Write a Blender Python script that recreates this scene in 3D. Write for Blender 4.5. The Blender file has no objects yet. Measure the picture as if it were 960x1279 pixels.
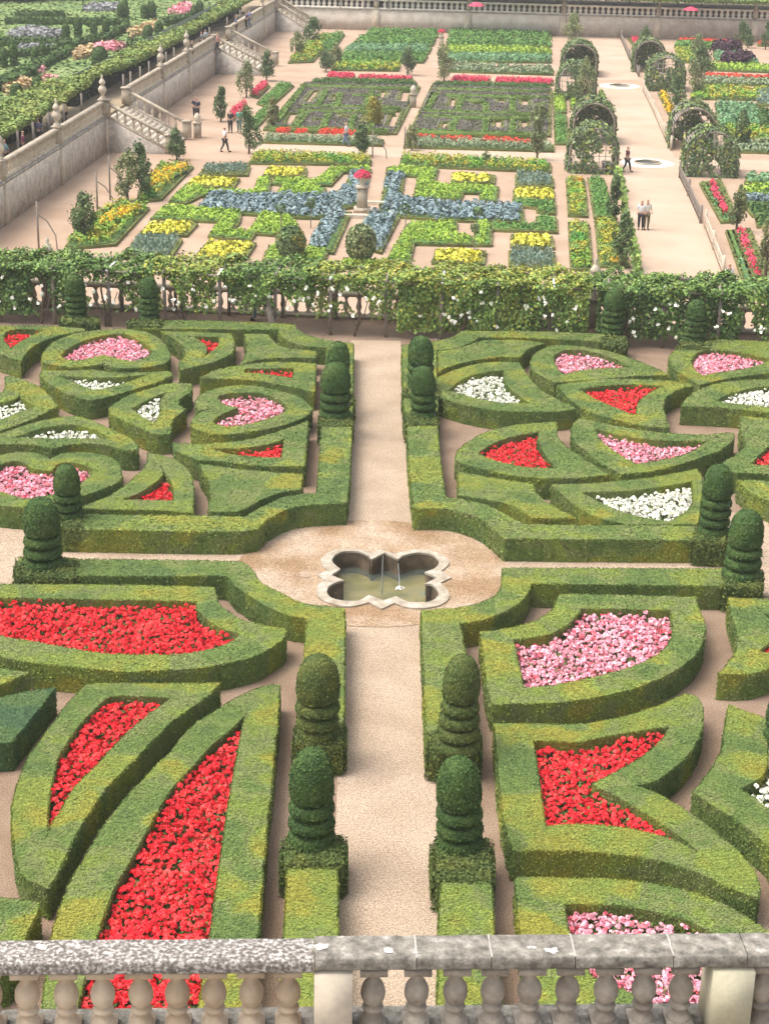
import bpy, math, random
import numpy as np
from mathutils import Vector, Matrix
from mathutils.geometry import tessellate_polygon
R = math.radians
rng = np.random.default_rng(7)
random.seed(7)
sc = bpy.context.scene
C = bpy.context.collection

# ---------------------------------------------------------------- camera, sky, sun
CAM_H = 17.8
FPX, PITCH, ROLL, CX, CY = 2172.4, R(21.08), R(1.27), 480.0, 639.5
FW = np.array([0, math.cos(PITCH), -math.sin(PITCH)])
_rt = np.array([1., 0, 0]); _up = np.array([0, math.sin(PITCH), math.cos(PITCH)])
RT = math.cos(ROLL) * _rt + math.sin(ROLL) * _up
UP = -math.sin(ROLL) * _rt + math.cos(ROLL) * _up
cam_d = bpy.data.cameras.new('camera'); cam = bpy.data.objects.new('camera', cam_d); C.objects.link(cam)
cam_d.sensor_fit = 'VERTICAL'; cam_d.sensor_height = 24.0; cam_d.lens = FPX / 1279 * 24
cam_d.clip_start = 0.5; cam_d.clip_end = 3000
M = Matrix(((RT[0], UP[0], -FW[0], 0), (RT[1], UP[1], -FW[1], 0), (RT[2], UP[2], -FW[2], CAM_H), (0, 0, 0, 1)))
cam.matrix_world = M
sc.camera = cam
w = bpy.data.worlds.new('World'); sc.world = w; w.use_nodes = True
nt = w.node_tree; bg = nt.nodes['Background']; bg.inputs['Strength'].default_value = 0.15
sky = nt.nodes.new('ShaderNodeTexSky'); sky.sky_type = 'NISHITA'; sky.sun_disc = False
SUN_EL, SUN_AZ = R(64), R(-95)      # azimuth: compass angle of the sun measured from +Y towards +X
sky.sun_elevation = SUN_EL; sky.sun_rotation = SUN_AZ; sky.dust_density = 6.0; sky.air_density = 1.0; sky.ozone_density = 0.6
hs = nt.nodes.new('ShaderNodeHueSaturation'); hs.inputs['Saturation'].default_value = .4   # cloud veil
nt.links.new(sky.outputs[0], hs.inputs['Color']); nt.links.new(hs.outputs[0], bg.inputs['Color'])
sd = bpy.data.lights.new('sun', 'SUN'); sd.energy = 1.15; sd.angle = R(35); sd.color = (1.0, 0.93, 0.84)
so = bpy.data.objects.new('sun', sd); C.objects.link(so)
sv = Vector((math.sin(SUN_AZ) * math.cos(SUN_EL), math.cos(SUN_AZ) * math.cos(SUN_EL), math.sin(SUN_EL)))
so.rotation_euler = sv.to_track_quat('Z', 'Y').to_euler(); so.location = (0, 0, 60)
sc.view_settings.view_transform = 'Standard'; sc.view_settings.look = 'None'; sc.view_settings.gamma = 1
sc.view_settings.use_curve_mapping = False
sc.cycles.max_bounces = 6; sc.cycles.diffuse_bounces = 3; sc.cycles.volume_bounces = 0; sc.cycles.transparent_max_bounces = 6
sc.view_settings.exposure = 0.88

# ---------------------------------------------------------------- measuring helpers
ZK = -2.2      # level of the kitchen garden
ZT = 0.15      # level of the terraces round the kitchen garden
def at(px, py, z=0.0):
    """the place on the level z that was measured at this point of the survey photograph"""
    d = FW * FPX + RT * (px - CX) - UP * (py - CY)
    t = (z - CAM_H) / d[2]
    return np.array([d[0] * t, d[1] * t])
def proj(p):
    v = np.array([p[0], p[1], p[2] - CAM_H]); k = FPX / v.dot(FW)
    return CX + v.dot(RT) * k, CY - v.dot(UP) * k
def pxm(x, y, z): return FPX / (np.array([x, y, z - CAM_H]).dot(FW))     # survey pixels per metre
KL = np.array([math.sin(R(4.2)), math.cos(R(4.2))]); KT = np.array([KL[1], -KL[0]])

def parse(s):
    out = []
    for t in s.split():
        c = t.endswith('c'); t = t.rstrip('c'); a, b = t.split(',')
        out.append((float(a), float(b), c))
    return out
def smooth(pts, step=0.16):
    """closed outline of (x,y,corner): Catmull-Rom between corners, evenly resampled"""
    n = len(pts); P = [np.array(p[:2]) for p in pts]; K = [p[2] for p in pts]
    out = []
    for i in range(n):
        a, b = P[i], P[(i + 1) % n]; L = np.linalg.norm(b - a)
        if L < 1e-6: continue
        p0 = P[i - 1] if not K[i] else a - (b - a) * .5
        p3 = P[(i + 2) % n] if not K[(i + 1) % n] else b + (b - a) * .5
        m1 = (b - p0) / 2; m2 = (p3 - a) / 2
        if K[i] and K[(i + 1) % n]: m1 = m2 = b - a
        for m in (m1, m2):
            l = np.linalg.norm(m)
            if l > L * 1.2: m *= L * 1.2 / l
        k = max(1, int(L / step))
        for j in range(k):
            t = j / k
            out.append((2*t**3-3*t**2+1)*a + (t**3-2*t**2+t)*m1 + (-2*t**3+3*t**2)*b + (t**3-t**2)*m2)
    return np.array(out)
def outline(s, z, step=0.16):
    return smooth([(*at(x, y, z), c) for x, y, c in parse(s)], step)
def quad(s, z): return np.array([at(x, y, z) for x, y, c in parse(s)])
def area(P): return 0.5 * np.sum(P[:, 0] * np.roll(P[:, 1], -1) - np.roll(P[:, 0], -1) * P[:, 1])
def ccw(P): return P if area(P) > 0 else P[::-1].copy()
def offset(P, d):
    """move the outline outwards by d (inwards when negative)"""
    P = ccw(P); e = np.roll(P, -1, 0) - P; e /= np.linalg.norm(e, axis=1)[:, None] + 1e-9
    nrm = np.stack([e[:, 1], -e[:, 0]], 1); m = nrm + np.roll(nrm, 1, 0)
    l = np.linalg.norm(m, axis=1)[:, None]; m = m / np.maximum(l, .7) / np.maximum(l, .7) * 2
    return P + m * d * np.minimum(1, 1)
def inside(P, Q):
    x, y = Q[:, 0], Q[:, 1]; r = np.zeros(len(Q), bool); n = len(P)
    for i in range(n):
        x0, y0 = P[i]; x1, y1 = P[(i + 1) % n]
        if y0 == y1: continue
        c = ((y0 > y) != (y1 > y)) & (x < (x1 - x0) * (y - y0) / (y1 - y0) + x0)
        r ^= c
    return r
def edge_dist(P, Q):
    d = np.full(len(Q), 1e9)
    for i in range(len(P)):
        a = P[i]; b = P[(i + 1) % len(P)]; ab = b - a; L = ab.dot(ab) + 1e-12
        t = np.clip(((Q - a) @ ab) / L, 0, 1); d = np.minimum(d, np.linalg.norm(Q - a - t[:, None] * ab, axis=1))
    return d
def fill_points(P, sp, jit=0.35, ang=0.0):
    ca, sa = math.cos(ang), math.sin(ang); Rm = np.array([[ca, -sa], [sa, ca]])
    Q = P @ Rm; lo, hi = Q.min(0), Q.max(0)
    xs = np.arange(lo[0] + sp * .4, hi[0], sp); ys = np.arange(lo[1] + sp * .4, hi[1], sp)
    if len(xs) == 0: xs = np.array([(lo[0] + hi[0]) / 2])
    if len(ys) == 0: ys = np.array([(lo[1] + hi[1]) / 2])
    X, Y = np.meshgrid(xs, ys); G = np.stack([X.ravel(), Y.ravel()], 1) + rng.uniform(-jit, jit, (X.size, 2)) * sp
    G = G @ Rm.T
    return G[inside(P, G)]

# ---------------------------------------------------------------- mesh building
class MB:
    def __init__(s): s.V = []; s.F = []; s.T = []; s.n = 0
    def add(s, V, F, tint=.5, mat=0):
        V = np.asarray(V, float).reshape(-1, 3)
        if len(V) == 0: return s
        F = np.asarray(F, int) + s.n
        s.V.append(V); s.F.append((F, mat)); s.n += len(V)
        s.T.append(np.broadcast_to(np.asarray(tint, float), (len(V),)).copy()); return s
    def polys(s, V, faces, tint=.5, mat=0):
        for k in set(len(f) for f in faces):
            pass
        base = s.n; V = np.asarray(V, float).reshape(-1, 3); s.V.append(V); s.n += len(V); s.T.append(np.full(len(V), tint))
        for k in set(len(f) for f in faces):
            s.F.append((np.array([f for f in faces if len(f) == k], int) + base, mat))
        return s
    def build(s, name, mats, parent=None, origin=(0, 0, 0), smooth_=False):
        if not isinstance(mats, (list, tuple)): mats = [mats]
        o3 = np.array(origin, float)
        V = np.concatenate(s.V) - o3 if s.V else np.zeros((0, 3))
        me = bpy.data.meshes.new(name)
        me.vertices.add(len(V)); me.vertices.foreach_set('co', V.astype(np.float32).ravel())
        if s.F:
            li = np.concatenate([f.ravel() for f, m in s.F]); sizes = np.concatenate([np.full(len(f), f.shape[1]) for f, m in s.F])
            mi = np.concatenate([np.full(len(f), m) for f, m in s.F]); st = np.concatenate([[0], np.cumsum(sizes)[:-1]])
            me.loops.add(len(li)); me.loops.foreach_set('vertex_index', li.astype(np.int32))
            me.polygons.add(len(sizes)); me.polygons.foreach_set('loop_start', st.astype(np.int32))
            me.polygons.foreach_set('loop_total', sizes.astype(np.int32)); me.polygons.foreach_set('material_index', mi.astype(np.int32))
        for m in mats: me.materials.append(m)
        a = me.attributes.new('tint', 'FLOAT', 'POINT'); a.data.foreach_set('value', np.concatenate(s.T).astype(np.float32))
        me.update(calc_edges=True); me.validate()
        if smooth_: me.polygons.foreach_set('use_smooth', np.ones(len(me.polygons), bool))
        o = bpy.data.objects.new(name, me); C.objects.link(o)
        if parent is not None:
            o.parent = parent
            pl = np.zeros(3); q = parent
            while q is not None: pl = pl + np.array(q.location); q = q.parent
            o.location = Vector(o3 - pl)
        else: o.location = Vector(o3)
        return o
    # shapes
    def prism(s, P, z0, z1, holes=(), bottom=False, mat=0, tint=.5, top=True):
        P = ccw(np.asarray(P)); H = [ccw(np.asarray(h))[::-1] for h in holes]
        if top:
            loops = [[Vector((*p, 0)) for p in Lp] for Lp in [P] + H]
            tris = tessellate_polygon(loops); A = np.concatenate([P] + H)
            V = np.column_stack([A, np.full(len(A), z1)]); T = np.array(tris, int)
            if len(T):
                a, b, c = V[T[:, 0]], V[T[:, 1]], V[T[:, 2]]
                up = np.cross(b - a, c - a)[:, 2] < 0; T[up] = T[up][:, ::-1]
                s.add(V, T, tint, mat)
                s.last_top = (V, T)
        for Lp in [P] + H:
            n = len(Lp); V = np.concatenate([np.column_stack([Lp, np.full(n, z0)]), np.column_stack([Lp, np.full(n, z1)])])
            i = np.arange(n); j = (i + 1) % n
            s.add(V, np.stack([i, j, j + n, i + n], 1), tint, mat)
        return s
    def box(s, c, size, axis=(1, 0), mat=0, tint=.5):
        ax = np.array([axis[0], axis[1], 0.]); ay = np.array([-axis[1], axis[0], 0.]); c = np.array(c, float)
        V = [c + ax * size[0] / 2 * i + ay * size[1] / 2 * j + np.array([0, 0, size[2] / 2 * k]) for k in (-1, 1) for i, j in ((-1, -1), (1, -1), (1, 1), (-1, 1))]
        s.polys(V, [(3, 2, 1, 0), (4, 5, 6, 7), (0, 1, 5, 4), (1, 2, 6, 5), (2, 3, 7, 6), (3, 0, 4, 7)], tint, mat); return s
    def tube(s, pts, r, seg=6, mat=0, tint=.5):
        pts = [np.array(p, float) for p in pts]; n = len(pts)
        rr = [r] * n if not hasattr(r, '__len__') else r; V = []
        for i, p in enumerate(pts):
            t = pts[min(i + 1, n - 1)] - pts[max(i - 1, 0)]; t /= np.linalg.norm(t) + 1e-9
            a = np.array([0, 0, 1.]) if abs(t[2]) < .9 else np.array([1., 0, 0]); u = np.cross(t, a); u /= np.linalg.norm(u); v = np.cross(t, u)
            for k in range(seg):
                A = 2 * math.pi * k / seg; V.append(p + (u * math.cos(A) + v * math.sin(A)) * rr[i])
        F = [(i * seg + k, i * seg + (k + 1) % seg, (i + 1) * seg + (k + 1) % seg, (i + 1) * seg + k) for i in range(n - 1) for k in range(seg)]
        s.add(V, F, tint, mat); s.polys(V[:seg], [tuple(range(seg))], tint, mat); s.polys(V[-seg:], [tuple(range(seg))[::-1]], tint, mat); return s
    def lathe(s, prof, c, seg=16, mat=0, tint=.5, wob=0.0):
        V = []
        for r, z in prof:
            for k in range(seg):
                A = 2 * math.pi * k / seg; q = r * (1 + (rng.uniform(-wob, wob) if wob else 0))
                V.append((c[0] + q * math.cos(A), c[1] + q * math.sin(A), c[2] + z))
        n = len(prof)
        F = [(i * seg + k, i * seg + (k + 1) % seg, (i + 1) * seg + (k + 1) % seg, (i + 1) * seg + k) for i in range(n - 1) for k in range(seg)]
        s.add(V, F, tint, mat); return s
    def cards(s, P, N, S, asp=1.5, spread=.8, mat=0, tint=None):
        n = len(P)
        if n == 0: return s
        N = N + spread * rng.normal(size=(n, 3)) * .6; N /= np.linalg.norm(N, axis=1)[:, None] + 1e-9
        A = rng.normal(size=(n, 3)); T = np.cross(N, A); T /= np.linalg.norm(T, axis=1)[:, None] + 1e-9; B = np.cross(N, T)
        S = np.broadcast_to(S, (n,))[:, None] * rng.uniform(.7, 1.3, (n, 1))
        V = np.stack([P - T * S * asp / 2, P + B * S / 2 + N * S * .12, P + T * S * asp / 2, P - B * S / 2 + N * S * .12], 1).reshape(-1, 3)
        F = np.arange(4 * n).reshape(n, 4)
        if tint is None: tint = rng.uniform(0, 1, n)
        s.add(V, F, np.repeat(tint, 4), mat); return s
    def leaf_tris(s, V, T, dens, size, off=.02, mat=0, spread=.8):
        a, b, c = V[T[:, 0]], V[T[:, 1]], V[T[:, 2]]; cr = np.cross(b - a, c - a); ar = np.linalg.norm(cr, axis=1) / 2
        n = int(ar.sum() * dens)
        if n < 1: return s
        k = rng.choice(len(T), n, p=ar / ar.sum()); u, v = rng.uniform(size=(2, n)); m = u + v > 1; u[m] = 1 - u[m]; v[m] = 1 - v[m]
        P = a[k] + (b - a)[k] * u[:, None] + (c - a)[k] * v[:, None]; N = cr[k] / (2 * ar[k][:, None] + 1e-12)
        P = P + N * rng.uniform(-.3, 1, (n, 1)) * off
        return s.cards(P, N, size, mat=mat, spread=spread)
    def leaf_walls(s, Lp, z0, z1, dens, size, off=.02, mat=0):
        Lp = np.asarray(Lp); nx = np.roll(Lp, -1, 0); d = nx - Lp; L = np.linalg.norm(d, axis=1); n = int(L.sum() * (z1 - z0) * dens)
        if n < 1: return s
        k = rng.choice(len(Lp), n, p=L / L.sum()); t = rng.uniform(size=n); q = Lp[k] + d[k] * t[:, None]
        N = np.column_stack([d[k][:, 1], -d[k][:, 0], np.zeros(n)]) / (L[k][:, None] + 1e-9)
        P = np.column_stack([q, rng.uniform(z0, z1, n)]) + N * rng.uniform(-.3, 1, (n, 1)) * off
        return s.cards(P, N, size, mat=mat)

def tag(o, label=None, cat=None, group=None, kind=None):
    if label: o['label'] = label
    if cat: o['category'] = cat
    if group: o['group'] = group
    if kind: o['kind'] = kind
    return o
def empty(name, loc, label, cat, group=None):
    o = bpy.data.objects.new(name, None); C.objects.link(o); o.location = loc; o.empty_display_size = .3
    return tag(o, label, cat, group)
def copy_tree(o, loc=None, rz=None, parent=None):
    c = o.copy(); C.objects.link(c)
    if parent is not None: c.parent = parent
    if loc is not None: c.location = loc
    if rz is not None: c.rotation_euler = (0, 0, rz)
    for ch in list(o.children): copy_tree(ch, parent=c)
    return c

# ---------------------------------------------------------------- materials
def mat(name, cols, scale=1.0, detail=3, rough=.8, tintamt=.0, fine=0.0, fine_scale=30, bump=0, bump_scale=40, vor=False, spec=.3, stops=None, dist=.0, coord='pos'):
    """noise (or warped cells) through a ramp of the thing's own colours, times a per-leaf tint and fine grain"""
    m = bpy.data.materials.new(name); m.use_nodes = True; t = m.node_tree; b = t.nodes['Principled BSDF']
    b.inputs['Roughness'].default_value = rough; b.inputs['Specular IOR Level'].default_value = spec
    geo = t.nodes.new('ShaderNodeNewGeometry'); pos = geo.outputs['Position']
    if len(cols) == 1:
        rgb = t.nodes.new('ShaderNodeRGB'); rgb.outputs[0].default_value = (*cols[0], 1); col = rgb.outputs[0]
    else:
        src = pos
        if vor:
            wn = t.nodes.new('ShaderNodeTexNoise'); wn.inputs['Scale'].default_value = 1.1; wn.inputs['Detail'].default_value = 3; t.links.new(pos, wn.inputs['Vector'])
            mx = t.nodes.new('ShaderNodeVectorMath'); mx.operation = 'MULTIPLY_ADD'; mx.inputs[1].default_value = (1.1, 1.1, 1.1)
            t.links.new(wn.outputs['Color'], mx.inputs[0]); t.links.new(pos, mx.inputs[2])
            v = t.nodes.new('ShaderNodeTexVoronoi'); v.feature = 'SMOOTH_F1'; v.inputs['Smoothness'].default_value = .5; v.inputs['Scale'].default_value = scale
            t.links.new(mx.outputs[0], v.inputs['Vector'])
            sp = t.nodes.new('ShaderNodeSeparateColor'); t.links.new(v.outputs['Color'], sp.inputs[0])
            n2 = t.nodes.new('ShaderNodeTexNoise'); n2.inputs['Scale'].default_value = scale * 1.7; n2.inputs['Detail'].default_value = 5; t.links.new(pos, n2.inputs['Vector'])
            mm = t.nodes.new('ShaderNodeMath'); mm.operation = 'MULTIPLY_ADD'; mm.inputs[1].default_value = .52; t.links.new(sp.outputs[0], mm.inputs[0])
            m3 = t.nodes.new('ShaderNodeMath'); m3.operation = 'MULTIPLY'; m3.inputs[1].default_value = .52; t.links.new(n2.outputs['Fac'], m3.inputs[0])
            t.links.new(m3.outputs[0], mm.inputs[2]); fac = mm.outputs[0]
        else:
            n = t.nodes.new('ShaderNodeTexNoise'); n.inputs['Scale'].default_value = scale; n.inputs['Detail'].default_value = detail; n.inputs['Distortion'].default_value = dist
            t.links.new(pos, n.inputs['Vector']); fac = n.outputs['Fac']
        cr = t.nodes.new('ShaderNodeValToRGB'); k = len(cols)
        st = stops or [.28 + .44 * i / (k - 1) for i in range(k)]
        while len(cr.color_ramp.elements) < k: cr.color_ramp.elements.new(.5)
        for i, e in enumerate(cr.color_ramp.elements): e.position = st[i]; e.color = (*cols[i], 1)
        t.links.new(fac, cr.inputs[0]); col = cr.outputs[0]
    def mul(col, val, lo, hi):
        mr = t.nodes.new('ShaderNodeMapRange'); mr.inputs['To Min'].default_value = lo; mr.inputs['To Max'].default_value = hi; t.links.new(val, mr.inputs['Value'])
        x = t.nodes.new('ShaderNodeVectorMath'); x.operation = 'SCALE'; t.links.new(col, x.inputs[0]); t.links.new(mr.outputs[0], x.inputs['Scale']); return x.outputs[0]
    if tintamt:
        at_ = t.nodes.new('ShaderNodeAttribute'); at_.attribute_name = 'tint'; col = mul(col, at_.outputs['Fac'], 1 - tintamt, 1 + tintamt)
    if fine:
        fn = t.nodes.new('ShaderNodeTexNoise'); fn.inputs['Scale'].default_value = fine_scale; fn.inputs['Detail'].default_value = 2; t.links.new(pos, fn.inputs['Vector'])
        col = mul(col, fn.outputs['Fac'], 1 - fine * 2, 1 + fine * 2)
    t.links.new(col, b.inputs['Base Color'])
    if bump:
        bn = t.nodes.new('ShaderNodeTexNoise'); bn.inputs['Scale'].default_value = bump_scale; bn.inputs['Detail'].default_value = 3; t.links.new(pos, bn.inputs['Vector'])
        bp = t.nodes.new('ShaderNodeBump'); bp.inputs['Strength'].default_value = 1; bp.inputs['Distance'].default_value = bump; t.links.new(bn.outputs['Fac'], bp.inputs['Height']); t.links.new(bp.outputs[0], b.inputs['Normal'])
    return m

m_box = mat('box_leaves', [(.105, .165, .045), (.135, .20, .045), (.18, .215, .07), (.18, .245, .045), (.215, .255, .045), (.265, .26, .04)], .95, vor=True, tintamt=.42, rough=.75,
            stops=[.24, .38, .48, .57, .66, .78])
m_box_dark = mat('box_leaves_blue', [(.06, .12, .05), (.075, .14, .05), (.10, .16, .045)], .9, vor=True, tintamt=.4, rough=.75)
m_yew = mat('yew_leaves', [(.05, .10, .03), (.065, .125, .03), (.10, .155, .04)], 2.5, tintamt=.45, rough=.8)
m_yew_warm = mat('yew_leaves_warm', [(.075, .115, .03), (.10, .14, .035), (.15, .165, .035)], 2.0, tintamt=.45, rough=.8)
m_ground = mat('gravel_soil', [(.20, .135, .09), (.26, .18, .125), (.31, .225, .16)], .9, 6, rough=.95, fine=.65, fine_scale=36, bump=.01, bump_scale=60)
m_path = mat('path_gravel', [(.34, .255, .18), (.40, .305, .22), (.45, .35, .26)], .7, 8, rough=.95, fine=.65, fine_scale=30, bump=.01, bump_scale=60)
m_disc = mat('damp_gravel', [(.28, .18, .10), (.37, .265, .175), (.44, .34, .25)], .6, 8, rough=.95, fine=.65, fine_scale=30, bump=.01, bump_scale=60, stops=[.36, .5, .62])
m_kpath = mat('kitchen_gravel', [(.35, .24, .165), (.41, .29, .205), (.46, .335, .245)], .35, 7, rough=.95, fine=.25, fine_scale=20)
m_kpath2 = mat('pale_gravel', [(.42, .305, .22), (.48, .355, .262), (.52, .39, .295)], .35, 7, rough=.95, fine=.25, fine_scale=20)
m_soil = mat('soil', [(.05, .035, .02), (.09, .06, .04)], 6, rough=1, fine=.2)
m_fleaf = mat('bedding_leaves', [(.07, .13, .035), (.11, .17, .04), (.15, .12, .05)], 3, tintamt=.5)
def petal(n, a, b, c, s=3.0): return mat(n, [a, b, c], s, tintamt=.35, rough=.6, stops=[.3, .5, .7])
m_red = petal('red_petals', (.66, .014, .022), (.86, .03, .045), (.92, .09, .08))
m_pink = petal('pink_petals', (.82, .24, .34), (.90, .42, .50), (.92, .62, .66), 9)
m_pinkdk = petal('deep_pink_petals', (.72, .09, .14), (.80, .17, .22), (.86, .30, .34), 9)
m_white = petal('cream_petals', (.84, .82, .62), (.90, .89, .76), (.93, .93, .87), 9)
m_stone = mat('weathered_stone', [(.30, .25, .19), (.45, .38, .29), (.52, .46, .36)], 2.2, 8, rough=.9, fine=.12, fine_scale=18, bump=.004, bump_scale=50)
m_stone_gray = mat('lichen_stone', [(.16, .14, .13), (.28, .26, .24), (.40, .36, .30), (.46, .42, .34)], 3.5, 9, rough=.95, fine=.18, fine_scale=30, bump=.005, bump_scale=60)
m_stone_pale = mat('pale_stone', [(.50, .42, .32), (.60, .52, .41), (.66, .59, .48)], 1.5, 7, rough=.9, fine=.1, fine_scale=14)
m_wall = mat('rubble_wall', [(.38, .33, .28), (.50, .44, .38), (.62, .56, .49)], 1.8, 9, rough=.95, fine=.22, fine_scale=7, bump=.03, bump_scale=6)
m_wood = mat('grey_wood', [(.20, .17, .14), (.30, .26, .22)], 4, 5, rough=.9, fine=.1)
m_bark = mat('bark', [(.07, .05, .035), (.14, .10, .07)], 8, 5, rough=.95, fine=.15)
m_metal = mat('white_metal', [(.7, .7, .68)], rough=.5)
# ================================================================ THE SETTING
def inter(p, d, q, e):
    A = np.array([[d[0], -e[0]], [d[1], -e[1]]]); t = np.linalg.solve(A, q - p); return p + d * t[0]
wall_p = at(6, 280, ZK)                       # foot of the long left retaining wall, runs along KL
far_p = at(640, 43, ZK)                       # foot of the far retaining wall, runs along KT
bal_p = at(480, 396, 0)                       # line between parterre and kitchen garden (vine pergola, balustrade)
bal_d = at(900, 413, 0) - at(60, 380.5, 0); bal_d = bal_d / np.linalg.norm(bal_d); bal_n = np.array([-bal_d[1], bal_d[0]])
corner = inter(wall_p, KL, far_p, KT)
near_c = inter(wall_p, KL, bal_p, bal_d)

bal_l = bal_p - bal_d * 90; bal_r = bal_p + bal_d * 90
POOL_IN = parse("165,190 190,160 240,143 320,143 380,165 402,190c 482,150c 562,190c 600,165 680,150 760,160 800,190 805,215 780,245 720,268c 797,300c 718,338c 760,340 795,370 800,410 760,440 700,452 620,445 580,428 550,412c 475,437c 385,405c 340,432 300,440 230,438 160,420 135,385 150,350 200,325 245,320c 163,285c 215,248c 185,225 168,205")
POOL_OUT = parse("105,180 140,152 200,131 300,128 370,138 400,152c 455,133c 545,158c 620,138 700,132 790,148 850,178 866,215 820,262c 880,300c 815,330c 860,380 862,430 800,468 700,484 600,476 540,453c 463,487c 385,448c 320,466 240,473 150,452 90,422 72,380 88,340 130,318c 73,283c 145,258c 110,230 98,200")
zo = lambda L, z: smooth([(*at(380 + x / 4.8, 660 + y / 4.8, z), c) for x, y, c in L], .08)
pool_in = ccw(zo(POOL_IN, .03)); pool_out = ccw(zo(POOL_OUT, .03)); pool_mid = offset(pool_in, .12)

g = MB(); g.polys([(-330, -60, ZK), (330, -60, ZK), (330, 560, ZK), (-330, 560, ZK)], [(0, 1, 2, 3)])
tag(g.build('ground', m_kpath), kind='structure')
hz = MB(); x0, x1, y0, y1, z0, z1 = -345, 345, -75, 575, ZK - 1, 21.0
hz.polys([(x0, y0, z0), (x1, y0, z0), (x1, y1, z0), (x0, y1, z0), (x0, y0, z1), (x1, y0, z1), (x1, y1, z1), (x0, y1, z1)], [(3, 2, 1, 0), (4, 5, 6, 7), (0, 1, 5, 4), (1, 2, 6, 5), (2, 3, 7, 6), (3, 0, 4, 7)])
mh = bpy.data.materials.new('haze_air'); mh.use_nodes = True; t = mh.node_tree; t.nodes.remove(t.nodes['Principled BSDF']); pv = t.nodes.new('ShaderNodeVolumePrincipled')
pv.inputs['Color'].default_value = (.96, .95, .93, 1); pv.inputs['Density'].default_value = .0005; t.links.new(pv.outputs[0], t.nodes['Material Output'].inputs['Volume'])
tag(hz.build('haze', mh), kind='stuff')
# the parterre level, a raised platform of gravelly soil
plat = MB(); plat.prism([bal_l, (-90, -30), (90, -30), bal_r], ZK, 0.0, holes=[pool_mid])
tag(plat.build('parterre_ground', m_ground), kind='structure')
# the terraces to the left of and beyond the kitchen garden
far_r = corner + KT * 140
ter = MB(); ter.prism([near_c + bal_n * .05, corner, far_r, far_r + KL * 90, corner + KL * 300 - KT * 200, near_c - KT * 200 + KL * 2, near_c - bal_d * 80 + bal_n * .05], ZK, ZT)
tag(ter.build('terrace_ground', mat('terrace_soil', [(.30, .24, .15), (.38, .30, .20), (.45, .35, .25)], .4, 4, rough=.95)), kind='structure')
# main cross paths of the parterre, pale and trodden
def sheet(name, P, z, m, holes=()):
    s = MB(); P = ccw(np.asarray(P)); H = [ccw(np.asarray(h))[::-1] for h in holes]
    loops = [[Vector((*p, 0)) for p in L] for L in [P] + H]; T = np.array(tessellate_polygon(loops), int); A = np.concatenate([P] + H)
    V = np.column_stack([A, np.full(len(A), z)]); a, b, c = V[T[:, 0]], V[T[:, 1]], V[T[:, 2]]; f = np.cross(b - a, c - a)[:, 2] < 0; T[f] = T[f][:, ::-1]
    s.add(V, T); return tag(s.build(name, m), kind='structure')
sheet('path', quad("438,425 500,426 516,668 431,668", 0), .004, m_path)
sheet('path', quad("428,752 530,752 565,1330 410,1330", 0), .004, m_path)
sheet('path', quad("-40,688 340,691 340,718 -40,718", 0), .008, m_path)
sheet('path', quad("610,698 1000,706 1000,730 610,724", 0), .008, m_path)
sheet('path', quad("905,640 990,640 990,745 905,745", 0), .012, m_path)
sheet('path', quad("-40,640 75,650 75,735 -40,735", 0), .012, m_path)
dc = (at(300, 711, 0) + at(630, 713, 0)) / 2
ang = np.linspace(0, 2 * math.pi, 64, endpoint=False)
dr = np.linalg.norm(at(300, 711, 0) - at(630, 713, 0)) / 2 * 1.03
sheet('path', dc + dr * np.column_stack([np.cos(ang), np.sin(ang)]), .016, m_disc, holes=[pool_mid])

# ================================================================ THE POOL
pc = pool_in.mean(0)
pool = empty('quatrefoil_pool', (*pc, 0), 'sunken quatrefoil stone pool with pointed corners at the crossing of the gravel paths', 'pool')
r_ = MB()
Pn = len(pool_in)
r_.prism(pool_out, .0, .06, holes=[pool_in], mat=0)
r_.build('stone_rim', mat('rim_stone', [(.26, .21, .15), (.38, .33, .26), (.52, .48, .41)], 3.5, 8, rough=.9, fine=.14, fine_scale=20, bump=.01, bump_scale=25), pool, (*pc, 0))
wl = MB(); n = Pn; q2 = offset(pool_in, .02); V = np.concatenate([np.column_stack([q2, np.full(n, -.6)]), np.column_stack([q2, np.full(n, .02)])]); i = np.arange(n); j = (i + 1) % n
wl.add(V, np.stack([i, i + n, j + n, j], 1)); wl.build('pool_wall', mat('wet_stone', [(.05, .04, .03), (.12, .09, .06), (.22, .16, .11)], 2.5, 6, rough=.6, fine=.1), pool, (*pc, 0))
fl = MB(); fl.prism(offset(pool_in, .03), -.75, -.6); fl.build('pool_floor', mat('algae_floor', [(.10, .10, .012), (.26, .22, .03), (.42, .33, .09), (.30, .32, .18)], .9, 4, rough=.9, stops=[.3, .45, .58, .72]), pool, (*pc, 0))
m_water = bpy.data.materials.new('pool_water'); m_water.use_nodes = True; t = m_water.node_tree; b = t.nodes['Principled BSDF']
b.inputs['Base Color'].default_value = (.12, .15, .13, 1); b.inputs['Roughness'].default_value = .05; b.inputs['Alpha'].default_value = .40; b.inputs['IOR'].default_value = 1.33
nz = t.nodes.new('ShaderNodeTexNoise'); nz.inputs['Scale'].default_value = 3; bp = t.nodes.new('ShaderNodeBump'); bp.inputs['Distance'].default_value = .01; t.links.new(nz.outputs['Fac'], bp.inputs['Height']); t.links.new(bp.outputs[0], b.inputs['Normal'])
tag(sheet('water', offset(pool_in, .01), -.42, m_water), kind='structure')
ft = empty('fountain_jet', (*at(476, 735, -.42), -.42), 'thin upright fountain pipe with falling thread of water in the pool', 'fountain')
fx, fy = at(477, 735, -.42)
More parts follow.
